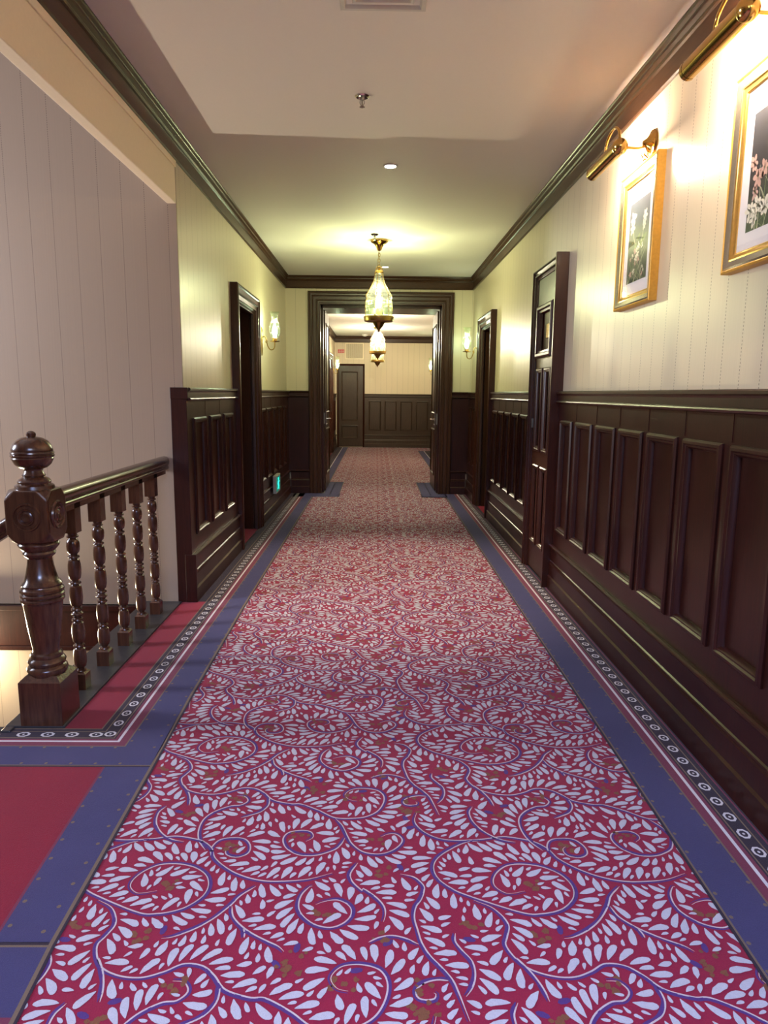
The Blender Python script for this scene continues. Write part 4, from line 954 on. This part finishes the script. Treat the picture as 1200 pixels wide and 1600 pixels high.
def picture(dy, kind, label):
    r = thing('framed_picture', label, 'picture', (XR, 3.557 + dy, 2.09), 'gilt framed flower prints on the right wall')
    y0, y1, z0, z1 = 3.315 + dy, 3.800 + dy, 1.778, 2.418
    T = lambda u, v, h: TR(u, v, h * .66)
    m = MB(); m.sweep(rect(y0, y1, z0, z1), [(0, 0), (0, .055), (.006, .060), (.010, .056), (.012, .050), (.012, 0)], T); obj('frame_edge', m, GOLDSIDE, r)
    m = MB(); m.sweep(rect(y0 + .011, y1 - .011, z0 + .011, z1 - .011), [(0, .0), (0, .052), (.006, .058), (.014, .054), (.022, .047), (.028, .045), (.028, 0)], T); obj('frame_moulding', m, SILVER, r, smooth=True, angle=50)
    m = MB(); m.sweep(rect(y0 + .038, y1 - .038, z0 + .038, z1 - .038), [(0, .0), (0, .046), (.005, .048), (.009, .040), (.018, .036), (.021, .038), (.025, .032), (.025, .0)], T); obj('frame_slip', m, GOLD, r, smooth=True, angle=40)
    m = MB(); bx(m, T, y0 + .05, y1 - .05, z0 + .05, z1 - .05, .004, .026)
    mt = obj('mat_board', m, MATBOARD, r)
    a0, a1, b0, b1 = 3.425 + dy, 3.685 + dy, 1.897, 2.272
    m = MB(); bx(m, T, a0, a1, b0, b1, .02, .0266); art = obj('print', m, flower_field(kind, 1), mt)
    m = MB(); rg = random.Random(3 if kind == 'far' else 9)
    def st(p, q, w, k, bend=0):
        m.mi = k; n = 8; L = []
        for i in range(n + 1):
            t = i / n; u = p[0] + (q[0] - p[0]) * t + bend * math.sin(t * math.pi); v = p[1] + (q[1] - p[1]) * t; ww = w * (1 - .5 * t); L += [T(a0 + u - ww, b0 + v, .0272), T(a0 + u + ww, b0 + v, .0272)]
        m.add(L, [(2 * i, 2 * i + 1, 2 * i + 3, 2 * i + 2) for i in range(n)])
    def petal(c, ang, L, w, k):
        m.mi = k; P = []
        for i in range(10):
            a = 2 * math.pi * i / 10; x = L * .5 * (1 + math.cos(a)); y = w * math.sin(a) * (.6 + .4 * math.sin(x / L * 2.4))
            P.append(T(a0 + c[0] + x * math.cos(ang) - y * math.sin(ang), b0 + c[1] + x * math.sin(ang) + y * math.cos(ang), .0276 + .0001 * k))
        m.add(P, [tuple(range(10))])
    def flower(c, s, k, n=5):
        for i in range(n): petal(c, rg.uniform(-.3, .3) + 2 * math.pi * i / n, s * rg.uniform(.7, 1.2), s * .28, k)
        petal((c[0] - .002, c[1]), 0, .005, .003, 2)
    if kind == 'far':
        for c, s in (((.205, .30), .040), ((.21, .255), .034), ((.055, .285), .030), ((.06, .245), .026)): flower(c, s, 0, 6)
        st((.13, .14), (.20, .27), .004, 3, .02); st((.12, .14), (.06, .26), .0035, 3, -.015); st((.13, .0), (.13, .16), .003, 2)
        for i in range(26): st((rg.uniform(.01, .25), 0), (rg.uniform(.01, .25), rg.uniform(.06, .17)), .002, rg.choice((2, 3)), rg.uniform(-.02, .02))
        for i in range(16): flower((rg.uniform(.03, .23), rg.uniform(.02, .17)), rg.uniform(.010, .020), rg.choice((0, 1)), 5)
        for i in range(5): petal((rg.uniform(.03, .2), rg.uniform(.14, .19)), rg.uniform(0, 3), .05, .010, 2)
    else:
        for c, s in (((.235, .215), .030), ((.205, .165), .036), ((.17, .185), .030), ((.215, .12), .026), ((.12, .23), .036), ((.09, .19), .03)): flower(c, s, 1, 6)
        for c, s in (((.235, .065), .034), ((.19, .075), .036), ((.145, .06), .034), ((.21, .035), .026), ((.10, .08), .034), ((.05, .05), .03)): flower(c, s, 0, 6)
        for i in range(12): st((rg.uniform(.02, .25), 0), (rg.uniform(.02, .25), rg.uniform(.05, .22)), .0022, rg.choice((2, 3)), rg.uniform(-.02, .02))
    obj('flowers', m, [PETW, PETP, STG, STP], mt, fix=False)
    m = MB(); m.add([T(u, v, .030) for u, v in rect(y0 + .056, y1 - .056, z0 + .056, z1 - .056)], [(0, 1, 2, 3)]); obj('glass_pane', m, PANE, r)
    return r
picture(0, 'far', 'gilt framed print of white flowers on a green ground, farther one')
picture(-1.165, 'near', 'gilt framed print of pink flowers on a dark ground, cut by the right edge')

picture(-2.32, 'far', 'unseen gilt framed flower print added under the extra picture lamp')  # unseen print, added only to accompany the extra lamp

# ------------------------------------------------------------------ ceiling fittings
def downlight(x, y, z, label, power):
    r = thing('downlight', label, 'downlight', (x, y, z), 'recessed ceiling downlights')
    T = lambda X, Y, Z: (x + X, y + Y, z + Z)
    m = MB(); m.lathe([(.050, .0), (.052, -.004), (.040, -.006), (.036, .0), (.036, -.001)], 28, T, False); obj('trim_ring', m, CEIL, r, smooth=True)
    m = MB(); m.lathe([(.037, -.0015), (.020, -.006), (.001, -.007)], 24, T, False); obj('lens', m, DOWN, r, smooth=True)
    d = bpy.data.lights.new('downlight_light', 'SPOT'); d.energy = power; d.color = (1, .84, .62); d.spot_size = math.radians(70); d.spot_blend = .6; d.shadow_soft_size = .03
    o = bpy.data.objects.new('downlight_light', d); COL.objects.link(o); o.location = T(0, 0, -.02); o.parent = r; o.matrix_parent_inverse = Matrix.Translation(-r.location)
downlight(.082, 5.06, ZC, 'lit round downlight in the ceiling between sprinkler and lantern', 200)
downlight(.095, 8.90, ZC, 'lit round downlight partly behind the lantern chain near the portal', 90)
def sprinkler(x, y, z, label):
    r = thing('sprinkler', label, 'sprinkler', (x, y, z), 'ceiling sprinkler heads')
    T = lambda X, Y, Z: (x + X, y + Y, z + Z)
    m = MB(); m.lathe([(.036, 0), (.038, -.004), (.030, -.010), (.020, -.006), (.001, -.006)], 24, T, False); obj('escutcheon', m, CHROME, r, smooth=True)
    m = MB(); m.lathe([(.010, -.006), (.010, -.018), (.006, -.024), (.001, -.026)], 14, T, False)
    m.tube([T(.009, 0, -.02), T(.012, 0, -.035), T(.003, 0, -.052)], .002, 6); m.tube([T(-.009, 0, -.02), T(-.012, 0, -.035), T(-.003, 0, -.052)], .002, 6)
    m.lathe([(.004, -.024), (.004, -.052), (.001, -.053)], 10, T, False); obj('stem', m, STEEL, r, smooth=True)
    m = MB(); m.lathe([(.001, -.052), (.014, -.054), (.014, -.056), (.001, -.060)], 14, T, False); obj('deflector', m, STEEL, r, smooth=True)
sprinkler(-.084, 3.93, ZC, 'chrome ceiling sprinkler in front of the first downlight')
sprinkler(-.028, 7.13, ZC, 'chrome ceiling sprinkler right beside the lantern canopy')
r = thing('ceiling_vent', 'square pale ceiling diffuser at the top edge of the frame', 'vent', (.015, 2.92, ZC))
T = lambda u, v, h: (u, v, ZC - h)
for k, (q, w) in enumerate(((.168, .034), (.120, .026), (.082, .022))):
    m = MB(); m.sweep(rect(.015 - q, .015 + q, 2.925 - q, 2.925 + q), [(0, 0), (0, .010 - .002 * k), (.004, .012 - .002 * k), (w * .5, .012 - .002 * k), (w, -.012), (w, -.014), (0, -.002)], T)
    obj('diffuser_ring', m, plain('vent_paint', (.55, .52, .50), .5), r)
m = MB(); m.box(.015 - .055, .015 + .055, 2.87, 2.98, ZC - .006, ZC - .001); obj('centre_plate', m, WHITEPLASTIC, r, bevel=.003)
